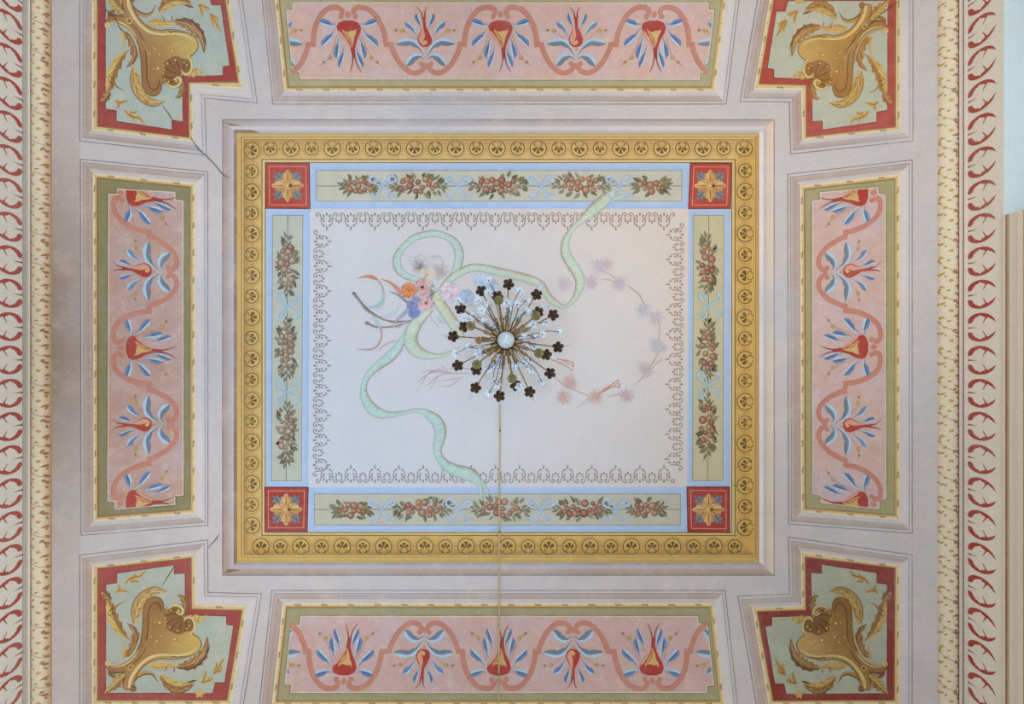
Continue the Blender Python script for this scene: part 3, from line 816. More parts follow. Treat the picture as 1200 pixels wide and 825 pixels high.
bloom((565, 330), 9, (182, 210, 246), 16, seed=13); bloom((574, 335), 9, (172, 204, 248), 16, seed=14); bloom((560, 326), 6, (196, 220, 246), 12, seed=15)
for k in range(9): spiky(Z1(547+br.uniform(-8, 12), 430+br.uniform(-50, 60)), 4, (128, 120, 124), 7, seed=30+k)
A.build('flower_bouquet', centre, M_PAINT)

# feathery strokes and fading garland
A = Art(layer=4)
def Z2(X, Y): return (410+X/6.876, 380+Y/6.876)
for p in (((980, 400), (840, 395), (720, 415), (640, 530)), ((960, 395), (760, 400), (680, 440), (620, 500)), ((900, 400), (700, 385), (640, 390), (535, 540)), ((820, 385), (660, 390), (590, 430), (540, 470)), ((760, 380), (650, 370), (580, 390)), ((780, 380), (720, 365), (695, 345)), ((790, 370), (755, 350), (735, 330)), ((920, 420), (800, 450), (700, 455)), ((900, 430), (820, 490), (720, 500)), ((1000, 370), (920, 355), (890, 355))):
    A.strip([Z2(*q) for q in p], [0.2]+[0.55]*(len(p)-2)+[0.2], (206, 168, 176), n=5)
def Z3(X, Y): return (640+X/4.58, 300+Y/4.58)
heads = [((100, 150), (212, 186, 200)), ((240, 140), (208, 180, 188)), ((285, 55), (204, 190, 204)), ((330, 45), (214, 188, 176)), ((395, 150), (194, 182, 202)), ((520, 290), (192, 190, 212)), ((590, 330), (206, 188, 200)), ((590, 480), (190, 192, 206)), ((620, 490), (206, 192, 200)), ((535, 610), (198, 176, 186)), ((430, 750), (200, 166, 170)), ((265, 755), (210, 160, 134)), ((130, 680), (212, 158, 148)), ((95, 760), (208, 164, 146))]
for k, (p, c) in enumerate(heads): spiky(Z3(*p), 11.5 if k not in (3, 8) else 8, c, 34, seed=100+k, w=0.36)
for p, c in (((( -10, 540), (40, 560), (90, 580), (140, 612)), (216, 160, 136)), (((40, 545), (90, 560), (140, 590)), (214, 152, 124)), (((60, 555), (110, 560), (145, 575)), (214, 152, 124)), (((50, 655), (110, 700), (230, 750)), (214, 164, 146)), (((265, 755), (330, 715), (390, 680)), (212, 150, 116)), (((270, 745), (330, 708), (395, 700)), (212, 150, 116)), (((300, 720), (350, 690), (385, 668)), (212, 150, 116)), (((470, 700), (510, 660), (540, 615)), (212, 176, 172)), (((560, 610), (600, 570), (625, 550)), (210, 172, 164)), (((555, 600), (580, 560), (600, 520)), (208, 160, 146)), (((600, 340), (610, 400), (600, 480)), (212, 186, 184)), (((440, 165), (490, 200), (530, 260)), (216, 178, 156)), (((445, 160), (500, 205), (520, 250)), (216, 178, 156)), (((290, 125), (340, 128), (400, 150)), (220, 184, 160)), (((300, 80), (350, 105), (400, 145)), (216, 184, 164)), (((200, 60), (260, 30), (330, 40)), (222, 204, 196)), (((165, 815), (200, 790), (230, 755)), (212, 184, 180)), (((330, 755), (380, 745), (430, 745)), (212, 184, 180))):
    A.strip([Z3(*q) for q in p], [0.35]+[0.7]*(len(p)-2)+[0.4], c, n=5)
for p in ((138, 612), (145, 590), (385, 668), (395, 690), (390, 705), (145, 575)): A.disc(Z3(*p), 1.3, (214, 146, 112), n=7)
A.build('faded_garland', centre, M_PAINT)

# ------------------------------------------------------------------ pink scroll panels
SAL = (208, 138, 120)
FAT, SMALL = 0, 1
def tulip(A, T, kind, hue):
    """one motif in panel coordinates: u along the panel, v measured from the outer edge"""
    bl = [(112, 150, 206), (118, 146, 190), (104, 140, 200)][hue % 3]; lt = (190, 216, 236); gy = (122, 138, 146); dkb = (86, 116, 168)
    red = (192, 68, 58); pk = (232, 164, 140); tan = (226, 182, 116); dr = (168, 60, 56); berry = (206, 158, 70)
    P = lambda pts, s=1: [T(s*a, b) for a, b in pts]
    if kind == FAT:
        for s in (1, -1):
            for pts, w, lob in (([(13, 28), (20, 29), (27, 26.5), (33.5, 25)], 4.2, 3), ([(15, 33), (20, 41), (27, 47), (33, 54)], 3.8, 3), ([(11, 42), (13.5, 52), (15.5, 60), (16.5, 68.5)], 3.6, 3), ([(6, 52), (8, 62), (11.5, 71), (14, 79)], 2.8, 3)):
                A.leaf(P(pts, s), w*1.05, lt if s > 0 else bl, bl if s > 0 else lt, lob, club=True)
                A.up(); A.strip(P(pts[1:], s), [0.5, 1.1, 0.2], dkb if lob else lt, n=4); A.up(-1)
            A.strip(P([(14, 40), (18, 52), (24, 66), (31, 73), (38, 78)], s), [0.3, 0.4, 0.4, 0.35, 0.15], (204, 156, 122), n=4)
            A.up(); A.disc(T(s*24, 67.5), 2.3, (240, 206, 120), shade(berry, 0.8), 9, hl=(-0.2, -0.2)); A.disc(T(s*31.5, 73), 1.5, berry, shade(berry, 0.7), 8); A.up(-1)
        A.up()
        A.poly(P([(-14, 31), (-11.5, 26.5), (-5, 24), (5, 24), (11.5, 26.5), (14.2, 32), (13, 39), (8.8, 47), (6.3, 55), (5.2, 68), (3.2, 69), (1.6, 60), (-2, 52), (-8, 45), (-12.6, 38)]), red)
        A.up()
        A.poly(P([(-13, 35), (-8, 38.5), (-3, 44), (0.5, 51), (2.4, 60), (1.2, 59), (-2.4, 51.6), (-8, 44.6), (-12, 39)]), pk)
        A.poly(P([(-7.6, 33.4), (-5.2, 36.6), (-1.6, 37.4), (3, 35.8), (6.4, 36), (8.8, 33.2), (8.2, 38.4), (6, 43), (5, 49), (2.6, 56), (0.4, 49), (-3.6, 42.4), (-6.8, 38)]), tan)
        A.up(); A.strip(P([(-5, 38), (0, 44), (2.2, 52)]), 0.4, dr); A.strip(P([(-8, 39), (-3, 45.5), (0.6, 53)]), 0.35, red); A.up(-1)
        A.strip(P([(1.4, 56), (2.8, 68), (1.2, 77), (-1.6, 85)]), [0.5, 0.6, 0.5, 0.2], dr); A.strip(P([(5, 62), (6.2, 72), (9, 79), (12.6, 85)]), [0.7, 0.6, 0.5, 0.2], dr)
        A.up(-2)
    else:
        for s in (1, -1):
            for pts, w, c1, c2, lob in (([(4, 36), (6, 28), (9, 21), (9.5, 15.5)], 2.4, bl, lt, 0), ([(9, 43), (13, 36), (18, 30), (23.5, 25.5)], 3.2, bl, lt, 2),
                                        ([(1.6, 65), (8, 55), (18, 49), (35, 51)], 4.6, gy, lt, 3), ([(0.6, 70), (7, 65.5), (15, 68), (23.5, 77.5)], 4.6, gy, lt, 3)):
                if s < 0: c1, c2 = c2, c1
                A.leaf(P(pts, s), w*1.05, c1, c2, lob, club=True)
                A.up(); A.strip(P(pts[1:], s), [0.5, 1.0, 0.2], bl if lob else dkb, n=4); A.up(-1)
            A.strip(P([(9, 50), (18, 42), (25.5, 36), (33, 35.5), (40, 36)], s), [0.3, 0.35, 0.35, 0.3, 0.1], (200, 160, 124), n=4)
            A.up(); A.disc(T(s*26.5, 36), 2.3, (240, 206, 120), shade(berry, 0.8), 9, hl=(-0.2, -0.2)); A.disc(T(s*34, 35.3), 1.5, berry, shade(berry, 0.7), 8); A.up(-1)
        A.up()
        A.poly(P([(-2.8, 20), (-2.6, 30), (-6, 38), (-9, 45), (-8, 51), (-3.4, 55), (2.6, 55), (7, 51), (7.8, 46), (5, 39), (1.2, 32), (0.4, 20)]), red)
        A.up(); A.poly(P([(-2.4, 26), (-5, 38), (-7.8, 45), (-6.8, 50), (-3, 53.4), (-0.6, 53), (-2, 48), (-0.4, 42), (-1.6, 34)]), pk); A.poly(P([(-2.4, 49), (0.5, 46.5), (2.4, 50), (0, 52.6), (-2, 52)]), tan); A.up(-1)
        A.strip(P([(-2.6, 22), (-4, 14), (-9.5, 8)]), [0.9, 0.5, 0.2], dr); A.strip(P([(0, 22), (0.4, 14), (3, 8)]), [1.0, 0.6, 0.2], dr)
        A.disc(T(0.4, 57.6), 0.9, (170, 90, 70), n=6)
        A.up(-1)

def rope_strip(A, outer, inner, pitch=31, n0=0):
    """dark twist marks on a narrow gilt strip"""
    n = len(outer)
    for i in range(n):
        j = (i+1) % n
        a = (np.array(outer[i])+np.array(inner[i]))/2; b = (np.array(outer[j])+np.array(inner[j]))/2
        L = np.linalg.norm(b-a); t = (b-a)/L; nr = np.array([-t[1], t[0]])
        k = max(1, int(L/pitch))
        for q in range(k):
            c = a+t*L*(q+0.5)/k
            for e in (-3.2, -0.6, 2.0):
                A.strip([tuple(c+t*(e-1.2)-nr*1.3), tuple(c+t*(e+0.3)), tuple(c+t*(e+1.8)+nr*1.4)], [0.2, 0.55, 0.2], (142, 92, 52), n=2)
            A.disc(tuple(c+t*L/k/2), 0.55, (128, 86, 52), n=6)
def clip_poly(sub, clip):
    """Sutherland-Hodgman against a convex polygon"""
    out = [tuple(p) for p in sub]
    n = len(clip)
    ar = sum(clip[i][0]*clip[(i+1) % n][1]-clip[(i+1) % n][0]*clip[i][1] for i in range(n)); sg = 1 if ar > 0 else -1
    for i in range(n):
        a, b = clip[i], clip[(i+1) % n]
        ins = lambda p: sg*((b[0]-a[0])*(p[1]-a[1])-(b[1]-a[1])*(p[0]-a[0])) >= 0
        src = out; out = []
        for k in range(len(src)):
            p, q = src[k-1], src[k]
            if ins(p) != ins(q):
                d1 = (b[0]-a[0])*(p[1]-a[1])-(b[1]-a[1])*(p[0]-a[0]); d2 = (b[0]-a[0])*(q[1]-a[1])-(b[1]-a[1])*(q[0]-a[0])
                t = d1/(d1-d2); out.append((p[0]+(q[0]-p[0])*t, p[1]+(q[1]-p[1])*t))
            if ins(q): out.append(q)
        if len(out) < 3: return []
    return out
def clip_art(A, box):
    """clip the motif triangles to the panel field (in final pixel coordinates)"""
    T = A.T
    tv, tc, tl = [], [], []
    for v, c, l in zip(A.tv, A.tc, A.tl):
        p = T(np.array(v, float)) if T is not None else np.array(v, float)
        q = clip_poly([tuple(x) for x in p], box)
        for k in range(1, len(q)-1):
            tv.append([q[0], q[k], q[k+1]]); tc.append([c[0], c[1], c[2]] if len(q) == 3 else [c[0]]*3); tl.append(l)
    A.T = None; A.tv, A.tc, A.tl = tv, tc, tl

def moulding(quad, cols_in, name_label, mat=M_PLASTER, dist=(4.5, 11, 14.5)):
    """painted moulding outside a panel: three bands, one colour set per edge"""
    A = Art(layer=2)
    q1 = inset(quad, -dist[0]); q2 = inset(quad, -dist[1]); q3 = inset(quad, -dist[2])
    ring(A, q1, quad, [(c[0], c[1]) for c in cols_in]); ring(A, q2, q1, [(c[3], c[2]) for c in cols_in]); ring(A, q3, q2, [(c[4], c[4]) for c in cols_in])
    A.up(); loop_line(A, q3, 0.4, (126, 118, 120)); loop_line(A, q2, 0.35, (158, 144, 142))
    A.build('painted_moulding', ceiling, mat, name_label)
# colour sets: brown shade, light edge, mid tones
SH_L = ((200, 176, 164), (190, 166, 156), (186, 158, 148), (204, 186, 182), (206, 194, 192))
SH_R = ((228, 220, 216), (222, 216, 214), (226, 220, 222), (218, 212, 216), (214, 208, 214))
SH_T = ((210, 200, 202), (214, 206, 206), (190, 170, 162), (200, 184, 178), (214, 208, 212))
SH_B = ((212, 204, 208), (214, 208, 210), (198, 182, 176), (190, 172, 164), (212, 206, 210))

def scroll_panel(gold, field, motifs, T, label, pink, olive, seed, sh, ends, tub):
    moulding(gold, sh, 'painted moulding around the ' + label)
    A = Art(layer=3)
    g1 = inset(gold, 2.2); g2 = inset(gold, 4.6); g3 = inset(gold, 6.0)
    ring(A, gold, g1, [((236, 220, 184), (240, 226, 190))]*4); ring(A, g1, g2, [((232, 202, 140), (220, 180, 112))]*4); ring(A, g2, g3, [(168, 126, 74), (206, 170, 110), (176, 138, 84), (168, 122, 72)])
    A.up(); rope_strip(A, gold, g2); A.up(-1)
    A.poly(g3, olive)
    A.up(); loop_line(A, g3, 0.3, shade(olive, 0.8))
    o = A.build('scroll_panel', ceiling, M_PAINT, label)
    B = Art(layer=5); B.poly(field, pink); B.up()
    loop_line(B, field, 0.55, (232, 222, 186)); loop_line(B, inset(field, -1.2), 0.45, shade(olive, 0.78))
    B.build('panel_field', o, M_PINK)
    # scrolling band between the motifs
    box = [np.array(p) for p in tub]
    S = Art(T=T, layer=7)
    def seg(pts, w=2.9): S.strip(pts, w, [(-1, SAL), (0, shade(SAL, 1.02)), (1, shade(SAL, 0.97))], n=7)
    for (u0, kind) in motifs:
        for s in (1, -1):
            if kind == FAT:
                seg([(u0+s*a, b) for a, b in ((7.2, 17.5), (6.6, 13), (9.5, 9.6), (15.7, 8.6), (24, 10.8), (32, 18.5), (38.2, 30), (41.6, 42), (42.6, 52))], [2.6, 2.9, 3, 3, 3, 3, 3, 3, 3])
                S.disc((u0+s*8.6, 19.4), 3.1, SAL, n=12)
                S.poly([(u0+s*40, 49), (u0+s*49.5, 49), (u0+s*49.5, 55), (u0+s*40, 55)], SAL)
            else:
                seg([(u0+s*a, b) for a, b in ((41, 50), (39.5, 57), (36.5, 64), (30.6, 74.6), (21, 83.4), (13, 85.6), (6, 83), (2.4, 77.5), (3.2, 74.6))], [3, 3, 3, 3, 3, 3, 3, 2.8, 2.4])
                S.disc((u0+s*5.6, 74.8), 2.9, SAL, n=12)
        if kind == FAT: S.disc((u0, 17), 3.2, (212, 140, 120), n=12, ry=4)
    clip_art(S, box)
    S.build('scroll_band', o, M_PAINT)
    for i, (u0, kind) in enumerate(motifs):
        m = Art(T=T, layer=9)
        tulip(m, lambda a, b, u0=u0: (u0+a, b), kind, i+seed)
        clip_art(m, box)
        if m.tv: m.build('tulip_motif', o, M_PAINT)
    return o

# top panel
def tapered(axis, C, k, fn):
    def T(p):
        p = np.asarray(p, float)
        v = p[:, 1]; t = 1-v/92.0
        u = C+(p[:, 0]-C)*(1+k*(t-0.5))
        return fn(u, v)
    return T
goldT = [(320.6, -14), (853, -14), (838, 107.5), (333, 107.5)]
fieldT = [(344, 2.8), (829.6, 3.2), (829.8, 12), (836.4, 12), (828, 84.8), (819.8, 84.8), (819.5, 93.2), (352, 92.4), (351, 84), (343, 84), (335.8, 12.4), (343.2, 12.2)]
TT = tapered('x', 586, 0.03, lambda u, v: np.stack([u, v], 1))
scroll_panel(goldT, fieldT, [(320, SMALL), (409.6, FAT), (498.6, SMALL), (586.5, FAT), (675.4, SMALL), (765, FAT), (852, SMALL)], TT,
    'pink scroll panel along the top of the photo', (224, 184, 174), (186, 178, 134), 0, [SH_T, SH_R, SH_B, SH_L], None, [(336.4, 3.4), (835.8, 3.6), (827.4, 92.6), (343.4, 92)])
goldB = [(331.5, 706.5), (836.5, 706.5), (849.5, 827), (318.5, 827)]
fieldB = [(353, 722.4), (817.5, 722.4), (818, 731), (828.6, 731), (836, 803), (828, 803.4), (828, 811.6), (341, 811.6), (342.5, 802), (334.5, 801.5), (341.4, 733), (352, 732.6)]
TB = tapered('x', 584, 0.03, lambda u, v: np.stack([u, 815.5-v], 1))
scroll_panel(goldB, fieldB, [(317, SMALL), (404.4, FAT), (496.4, SMALL), (584.6, FAT), (672, SMALL), (762.6, FAT), (850, SMALL)], TB,
    'pink scroll panel along the bottom of the photo', (216, 178, 172), (174, 166, 126), 1, [SH_T, SH_R, SH_B, SH_L], None, [(341.6, 723), (828.4, 723), (835.4, 811), (335, 811)])
goldL = [(108.6, 202.6), (229, 214.6), (229.2, 602), (109.4, 611.6)]
fieldL = [(137.5, 221.6), (205, 225.8), (205.2, 234.6), (214.6, 236), (214.6, 580), (205, 581), (205, 591), (135, 596.4), (135, 587.4), (126.4, 587), (127.4, 227.6), (137.2, 228)]
TLf = tapered('y', 407, 0.055, lambda u, v: np.stack([127.2+(v-2.7)*0.965, u], 1))
scroll_panel(goldL, fieldL, [(229, FAT), (317.4, SMALL), (407.6, FAT), (498, SMALL), (586.5, FAT)], TLf,  # left pink and olive painted darker for the dim light on this side
    'pink scroll panel on the left of the photo', (202, 164, 152), (152, 144, 104), 2, [SH_T, SH_R, SH_B, SH_L], None, [(137.2, 222.4), (205, 226.4), (214.2, 236), (214.2, 580), (205, 590.6), (135, 595.8), (126.8, 587), (127.6, 228)])
goldR = [(937.4, 217.4), (1054.6, 203.8), (1054.6, 609.4), (938.4, 600.4)]
fieldR = [(961, 226), (1029, 219.6), (1029.2, 227.6), (1037.4, 228.4), (1038, 584), (1030, 585.4), (1030, 596.2), (962, 589), (961.6, 579.6), (952.4, 578.4), (952, 236), (961.2, 235)]
TRg = tapered('y', 407, 0.055, lambda u, v: np.stack([1037.4-(v-2.7)*0.945, u], 1))
scroll_panel(goldR, fieldR, [(229, FAT), (318, SMALL), (406.6, FAT), (499, SMALL), (588, FAT)], TRg,
    'pink scroll panel on the right of the photo', (218, 182, 174), (176, 168, 118), 0, [SH_T, SH_R, SH_B, SH_L], None, [(961, 226.6), (1029, 220.2), (1037, 228.4), (1037.6, 584), (1030, 595.6), (962, 588.6), (952.8, 578.4), (952.4, 236)])

# ------------------------------------------------------------------ corner panels with cartouches
BLpts = [(107.5, 663), (229.5, 648.5), (230, 708), (290, 709.5), (271, 826), (107.5, 826)]
TLpts = [(107.5, 152.5), (227.5, 166), (225.5, 99.5), (285, 105), (266.5, -22), (107.5, -22)]
TRpts = [(1056, 152.5), (940, 165), (938.5, 105.5), (883.5, 105), (904, -13), (1056, -13)]
BRpts = [(1055, 662.5), (938, 645.6), (939.5, 709.5), (881, 712), (900.5, 826), (1055, 826)]
def homography(src, dst):
    M = []
    for (x, y), (u, v) in zip(src, dst):
        M.append([x, y, 1, 0, 0, 0, -u*x, -u*y, -u]); M.append([0, 0, 0, x, y, 1, -v*x, -v*y, -v])
    _, _, vt = np.linalg.svd(np.array(M)); h = vt[-1].reshape(3, 3)
    def T(p):
        p = np.asarray(p, float); q = np.c_[p, np.ones(len(p))] @ h.T
        return q[:, :2]/q[:, 2:]
    return T
def norm_h(src, dst):
    s = np.array(src, float); d = np.array(dst, float)
    ms, md = s.mean(0), d.mean(0)
    h = homography((s-ms)/100, (d-md)/100)
    return lambda p: h((np.asarray(p, float)-ms)/100)*100+md
def Z4(X, Y): return (105+X/4.856, 655+Y/4.856)
FIELD_BL = [(124, 685), (137, 683), (137, 671.6), (204, 662), (204, 672.4), (217, 671.4), (217, 720.8), (265.6, 722), (265.8, 732), (274, 733), (263.6, 800), (252.4, 800), (249.4, 812.4), (124, 812.4)]
RED_BL = [(115.4, 666.4), (223.4, 654.4), (223.6, 714.6), (283, 716), (265.4, 820), (115.4, 820)]

def cartouche(A, pal):
    Y, Br, Md, Dk, Hi = pal['y'], pal['b'], pal['m'], pal['d'], pal['h']
    def Q(pts): return [Z4(*p) for p in pts]
    def st(pts, w, c, n=5): A.strip(Q(pts), [x/4.856 for x in w] if hasattr(w, '__len__') else w/4.856, c, n=n)
    def acan(pts, w, c1, c2, lob, vein=None): 
        A.leaf(Q(pts), w/4.856, c1, c2, lob+1, vein, saw=True)
        P = catmull(Q(pts), 6); n = len(P); tg = np.gradient(P, axis=0); tg /= (np.linalg.norm(tg, axis=1)[:, None]+1e-9)
        A.up()
        A.strip(P[:int(n*0.92)], [0.18]+[0.5]*(int(n*0.92)-2)+[0.12], mixc(c1, Hi, 0.55), smooth=False)
        for k in range(lob+1):
            i = int(n*(0.12+0.7*k/(lob+1))); j = min(n-1, i+int(n*0.13)+1)
            pw = w/4.856*0.75*math.sin(math.pi*min(1, j/n)**0.8)
            nr = np.array([-tg[j, 1], tg[j, 0]])
            A.strip([tuple(P[i]), tuple(P[j]+nr*pw)], [0.15, 0.55], mixc(c1, Dk, 0.5), n=3); A.strip([tuple(P[i]), tuple(P[j]-nr*pw)], [0.15, 0.55], mixc(c2, Hi if k % 2 else Dk, 0.45), n=3)
        A.up(-1)
    def fill(pts, col, n=3): A.poly(catmull(Q(pts), n, True), col)
    # long leaf on the outer side
    acan([(215, 455), (165, 395), (130, 330), (112, 255), (85, 195)], 34, Br, Y, 4)
    acan([(120, 240), (100, 215), (80, 195), (62, 182)], 26, Md, Br, 3)
    A.up()
    st([(240, 470), (190, 420), (150, 350), (140, 300), (160, 262), (205, 242)], [1, 5, 8, 7, 4, 1], Br)
    st([(105, 300), (125, 285), (140, 280)], [1, 3, 1], Dk); st([(108, 330), (130, 310), (150, 305)], [1, 3, 1], Dk); st([(98, 275), (105, 320), (150, 370)], [2, 4, 2], Hi)
    A.up(-1)
    # sprigs
    for pts in (((205, 138), (235, 108), (290, 95), (320, 62)), ((232, 118), (255, 100), (258, 78)), ((235, 130), (260, 125), (278, 135)), ((148, 190), (175, 178), (195, 182), (225, 188)), ((165, 180), (170, 162), (158, 145)), ((640, 705), (650, 690), (660, 660), (662, 635)), ((645, 705), (670, 695), (690, 665)), ((650, 700), (690, 690), (700, 675)), ((705, 655), (730, 630), (750, 590), (770, 560)), ((710, 640), (725, 610), (720, 585)), ((715, 650), (745, 635), (752, 610))):
        st(pts, [8]+[10]*(len(pts)-2)+[1], Y); A.up(); st(pts, [3]+[3.4]*(len(pts)-2)+[0.6], Br); A.up(-1)
    # bottom outer leaf
    acan([(205, 660), (170, 690), (135, 725), (85, 768)], 34, Y, Br, 4, Dk)
    st([(108, 625), (115, 655), (150, 668), (195, 650)], [3, 9, 8, 3], Md)
    # side leaves
    acan([(195, 555), (240, 520), (262, 470), (258, 410), (212, 362)], 30, Md, Br, 3)
    st([(188, 560), (196, 530), (205, 500), (185, 455)], [6, 8, 6, 1], Y)
    acan([(262, 372), (268, 300), (305, 225), (360, 185), (440, 186)], 32, Y, mixc(Y, Br, 0.35), 6)
    A.up(); st([(250, 365), (238, 300), (258, 230), (310, 180), (375, 160), (440, 184)], [2, 4, 4, 4, 4, 1], Br)
    for p in (((255, 300), (280, 285), (300, 280)), ((262, 262), (290, 250), (308, 240)), ((290, 222), (312, 215), (330, 222)), ((322, 190), (345, 190), (360, 200)), ((258, 340), (275, 325), (290, 320))): st(p, [1, 4, 1], Br); 
    A.up(-1)
    acan([(490, 615), (560, 605), (620, 575), (660, 520), (672, 440)], 34, Md, Br, 6)
    A.up()
    for p in (((520, 615), (550, 590), (575, 570)), ((560, 615), (590, 585), (610, 560)), ((600, 605), (625, 570), (640, 535)), ((640, 570), (655, 540), (660, 500))): st(p, [1, 3, 1], mixc(Hi, Md, 0.4))
    st([(505, 622), (570, 628), (630, 595), (672, 535), (686, 480)], [1, 3, 4, 3, 1], Dk)
    A.up(-1)
    acan([(330, 602), (390, 606), (440, 604), (510, 606)], 26, Y, Y, 4)
    A.up(); st([(330, 600), (400, 590), (460, 592), (510, 606)], [1, 3, 4, 2], mixc(Y, Hi, 0.5)); st([(430, 600), (438, 625), (425, 645)], [1, 4, 1], Br); st([(478, 605), (485, 630), (478, 648)], [1, 4, 1], Br); A.up(-1)
    # lower right leaf with bud
    acan([(405, 660), (450, 705), (520, 725), (605, 700)], 34, Br, Y, 4)
    acan([(440, 715), (480, 750), (530, 752), (600, 715)], 22, Md, Br, 3)
    acan([(440, 700), (440, 730), (435, 745)], 10, Br, Md, 0)
    fill([(592, 752), (618, 755), (628, 738), (645, 752), (660, 768), (640, 775), (642, 792), (625, 782), (612, 795), (608, 772)], Y, 1)
    st([(560, 705), (590, 695), (612, 690)], [3, 5, 1], Dk)
    st([(380, 640), (420, 668), (470, 710), (520, 722), (570, 705), (605, 680)], [1, 4, 5, 5, 4, 1], Hi)
    # curl inside
    st([(240, 735), (250, 690), (280, 660), (320, 645), (360, 655), (388, 700)], [6, 8, 9, 9, 7, 1], mixc(Y, Br, 0.5))
    st([(246, 735), (258, 695), (290, 668), (330, 655), (365, 665), (390, 702)], [3, 3, 3, 3, 3, 1], Dk)
    # leaves at the notch
    acan([(540, 300), (545, 260), (530, 220), (500, 205)], 22, Md, Br, 3)
    acan([(560, 330), (600, 335), (635, 345), (672, 318)], 20, Y, Y, 3)
    acan([(590, 330), (610, 350), (635, 365)], 12, Y, Br, 2)
    A.up(2)
    # body
    def bc(p):
        X = (p[0]-105)*4.856; Yy = (p[1]-655)*4.856
        t = min(1, max(0, (X-300)/330+(Yy-430)/420))
        return mixc(Md if False else mixc(Br, Md, 0.35), Y, t)
    body = [(95, 600), (150, 607), (205, 587), (255, 545), (288, 480), (300, 405), (303, 335), (308, 275), (328, 232), (365, 214), (402, 224), (420, 255), (424, 285), (450, 275), (490, 264), (520, 280), (532, 310), (560, 332), (590, 352), (598, 385), (590, 425), (610, 440), (632, 465), (635, 495), (617, 530), (575, 552), (525, 566), (470, 572), (420, 566), (370, 576), (322, 602), (285, 640), (262, 685), (246, 735), (215, 745), (192, 730), (200, 690), (208, 655), (170, 645), (130, 652), (108, 635)]
    P = catmull(Q(body), 3, True)
    c0 = [Z4(340, 500), Z4(400, 450), Z4(250, 610)]
    A.poly(P, [bc(p) for p in P])
    A.up()
    A.strip(np.vstack([P, P[:1]]), 0.45, mixc(Dk, Br, 0.4), smooth=False)
    A.up()
    # raised rim of the upper lobe, grooves and highlights
    st([(250, 600), (300, 545), (325, 470), (332, 390), (334, 310), (350, 262), (378, 246), (402, 265), (408, 305)], [2, 3, 3, 3, 3, 3, 3, 3, 1], mixc(Dk, Br, 0.2))
    st([(92, 600), (150, 598), (205, 574), (250, 535), (280, 470), (292, 400)], [4, 6, 7, 7, 5, 1], pal['s'])
    st([(120, 612), (180, 605), (240, 570), (280, 515)], [1, 4, 4, 1], Hi)
    st([(228, 735), (235, 690), (262, 640), (305, 590), (360, 556), (430, 545), (500, 550), (560, 540), (610, 510)], [8, 9, 9, 8, 7, 6, 6, 5, 2], Hi)
    st([(365, 545), (430, 530), (465, 545)], [2, 3, 2], mixc(Br, Y, 0.4)); st([(465, 566), (475, 555), (500, 560), (560, 552)], [2, 3, 3, 1], Dk)
    st([(255, 560), (300, 520), (340, 440), (352, 330)], [1, 4, 5, 2], mixc(Br, Hi, 0.25))
    st([(110, 640), (160, 645), (205, 636)], [1, 3, 1], Dk)
    for k in range(5):
        st([(520-14*k, 440+10*k), (560-14*k, 462+10*k), (600-18*k, 455+18*k)], [1, 2.4, 1], mixc(Y, Hi, 0.5 if k % 2 else 0.0))
    A.disc(Z4(235, 618), 8.5/4.856, Dk, Br, 10); A.ringd(Z4(235, 618), 15/4.856, 0.35, Hi)
    A.disc(Z4(250, 738), 19/4.856, Br, mixc(Br, Dk, 0.6), 12); A.disc(Z4(104, 592), 17/4.856, Y, Hi, 12); A.disc(Z4(98, 598), 8/4.856, (232, 204, 96), Y, 8)
    # scallop shell at the inner end
    A.up()
    sh = [(425, 300), (450, 278), (488, 268), (515, 280), (525, 300), (535, 335), (562, 338), (588, 352), (592, 388), (575, 410), (545, 415), (520, 428), (490, 425), (462, 412), (440, 395), (432, 370), (440, 345), (425, 325)]
    sc_c = mixc(Br, Dk, 0.3)
    A.poly(catmull(Q(sh), 3, True), [mixc(sc_c, Md, 0.3)]*(len(sh)*3))
    A.up()
    for p in (((530, 322), (480, 310), (440, 318)), ((530, 325), (475, 345), (442, 362)), ((532, 330), (490, 375), (460, 405)), ((538, 335), (520, 380), (505, 420)), ((545, 340), (555, 375), (548, 408)), ((528, 315), (495, 290), (465, 285))): st(p, [1, 2.6, 3], Dk, 3)
    st([(440, 285), (480, 262), (515, 268), (532, 290), (522, 312), (498, 306)], [3, 5, 6, 7, 6, 2], Hi)
    st([(540, 352), (552, 335), (578, 334), (598, 358), (598, 400), (575, 432)], [3, 5, 5, 6, 5, 2], Hi)
    A.disc(Z4(505, 298), 12/4.856, Y, Hi, 10)
    for X, Yy, r in ((438, 300, 5), (462, 288, 5), (430, 335, 5), (440, 355, 4), (434, 378, 4), (458, 388, 6), (505, 408, 6), (555, 395, 5), (572, 380, 5), (400, 360, 8), (372, 358, 5), (412, 438, 6), (386, 468, 6), (488, 458, 8), (350, 440, 5), (378, 480, 4)):
        A.disc(Z4(X+2, Yy+3), r*1.15/4.856, Dk, Br, 8); A.up(); A.disc(Z4(X, Yy), r/4.856, (246, 226, 160), Y, 8); A.up(-1)

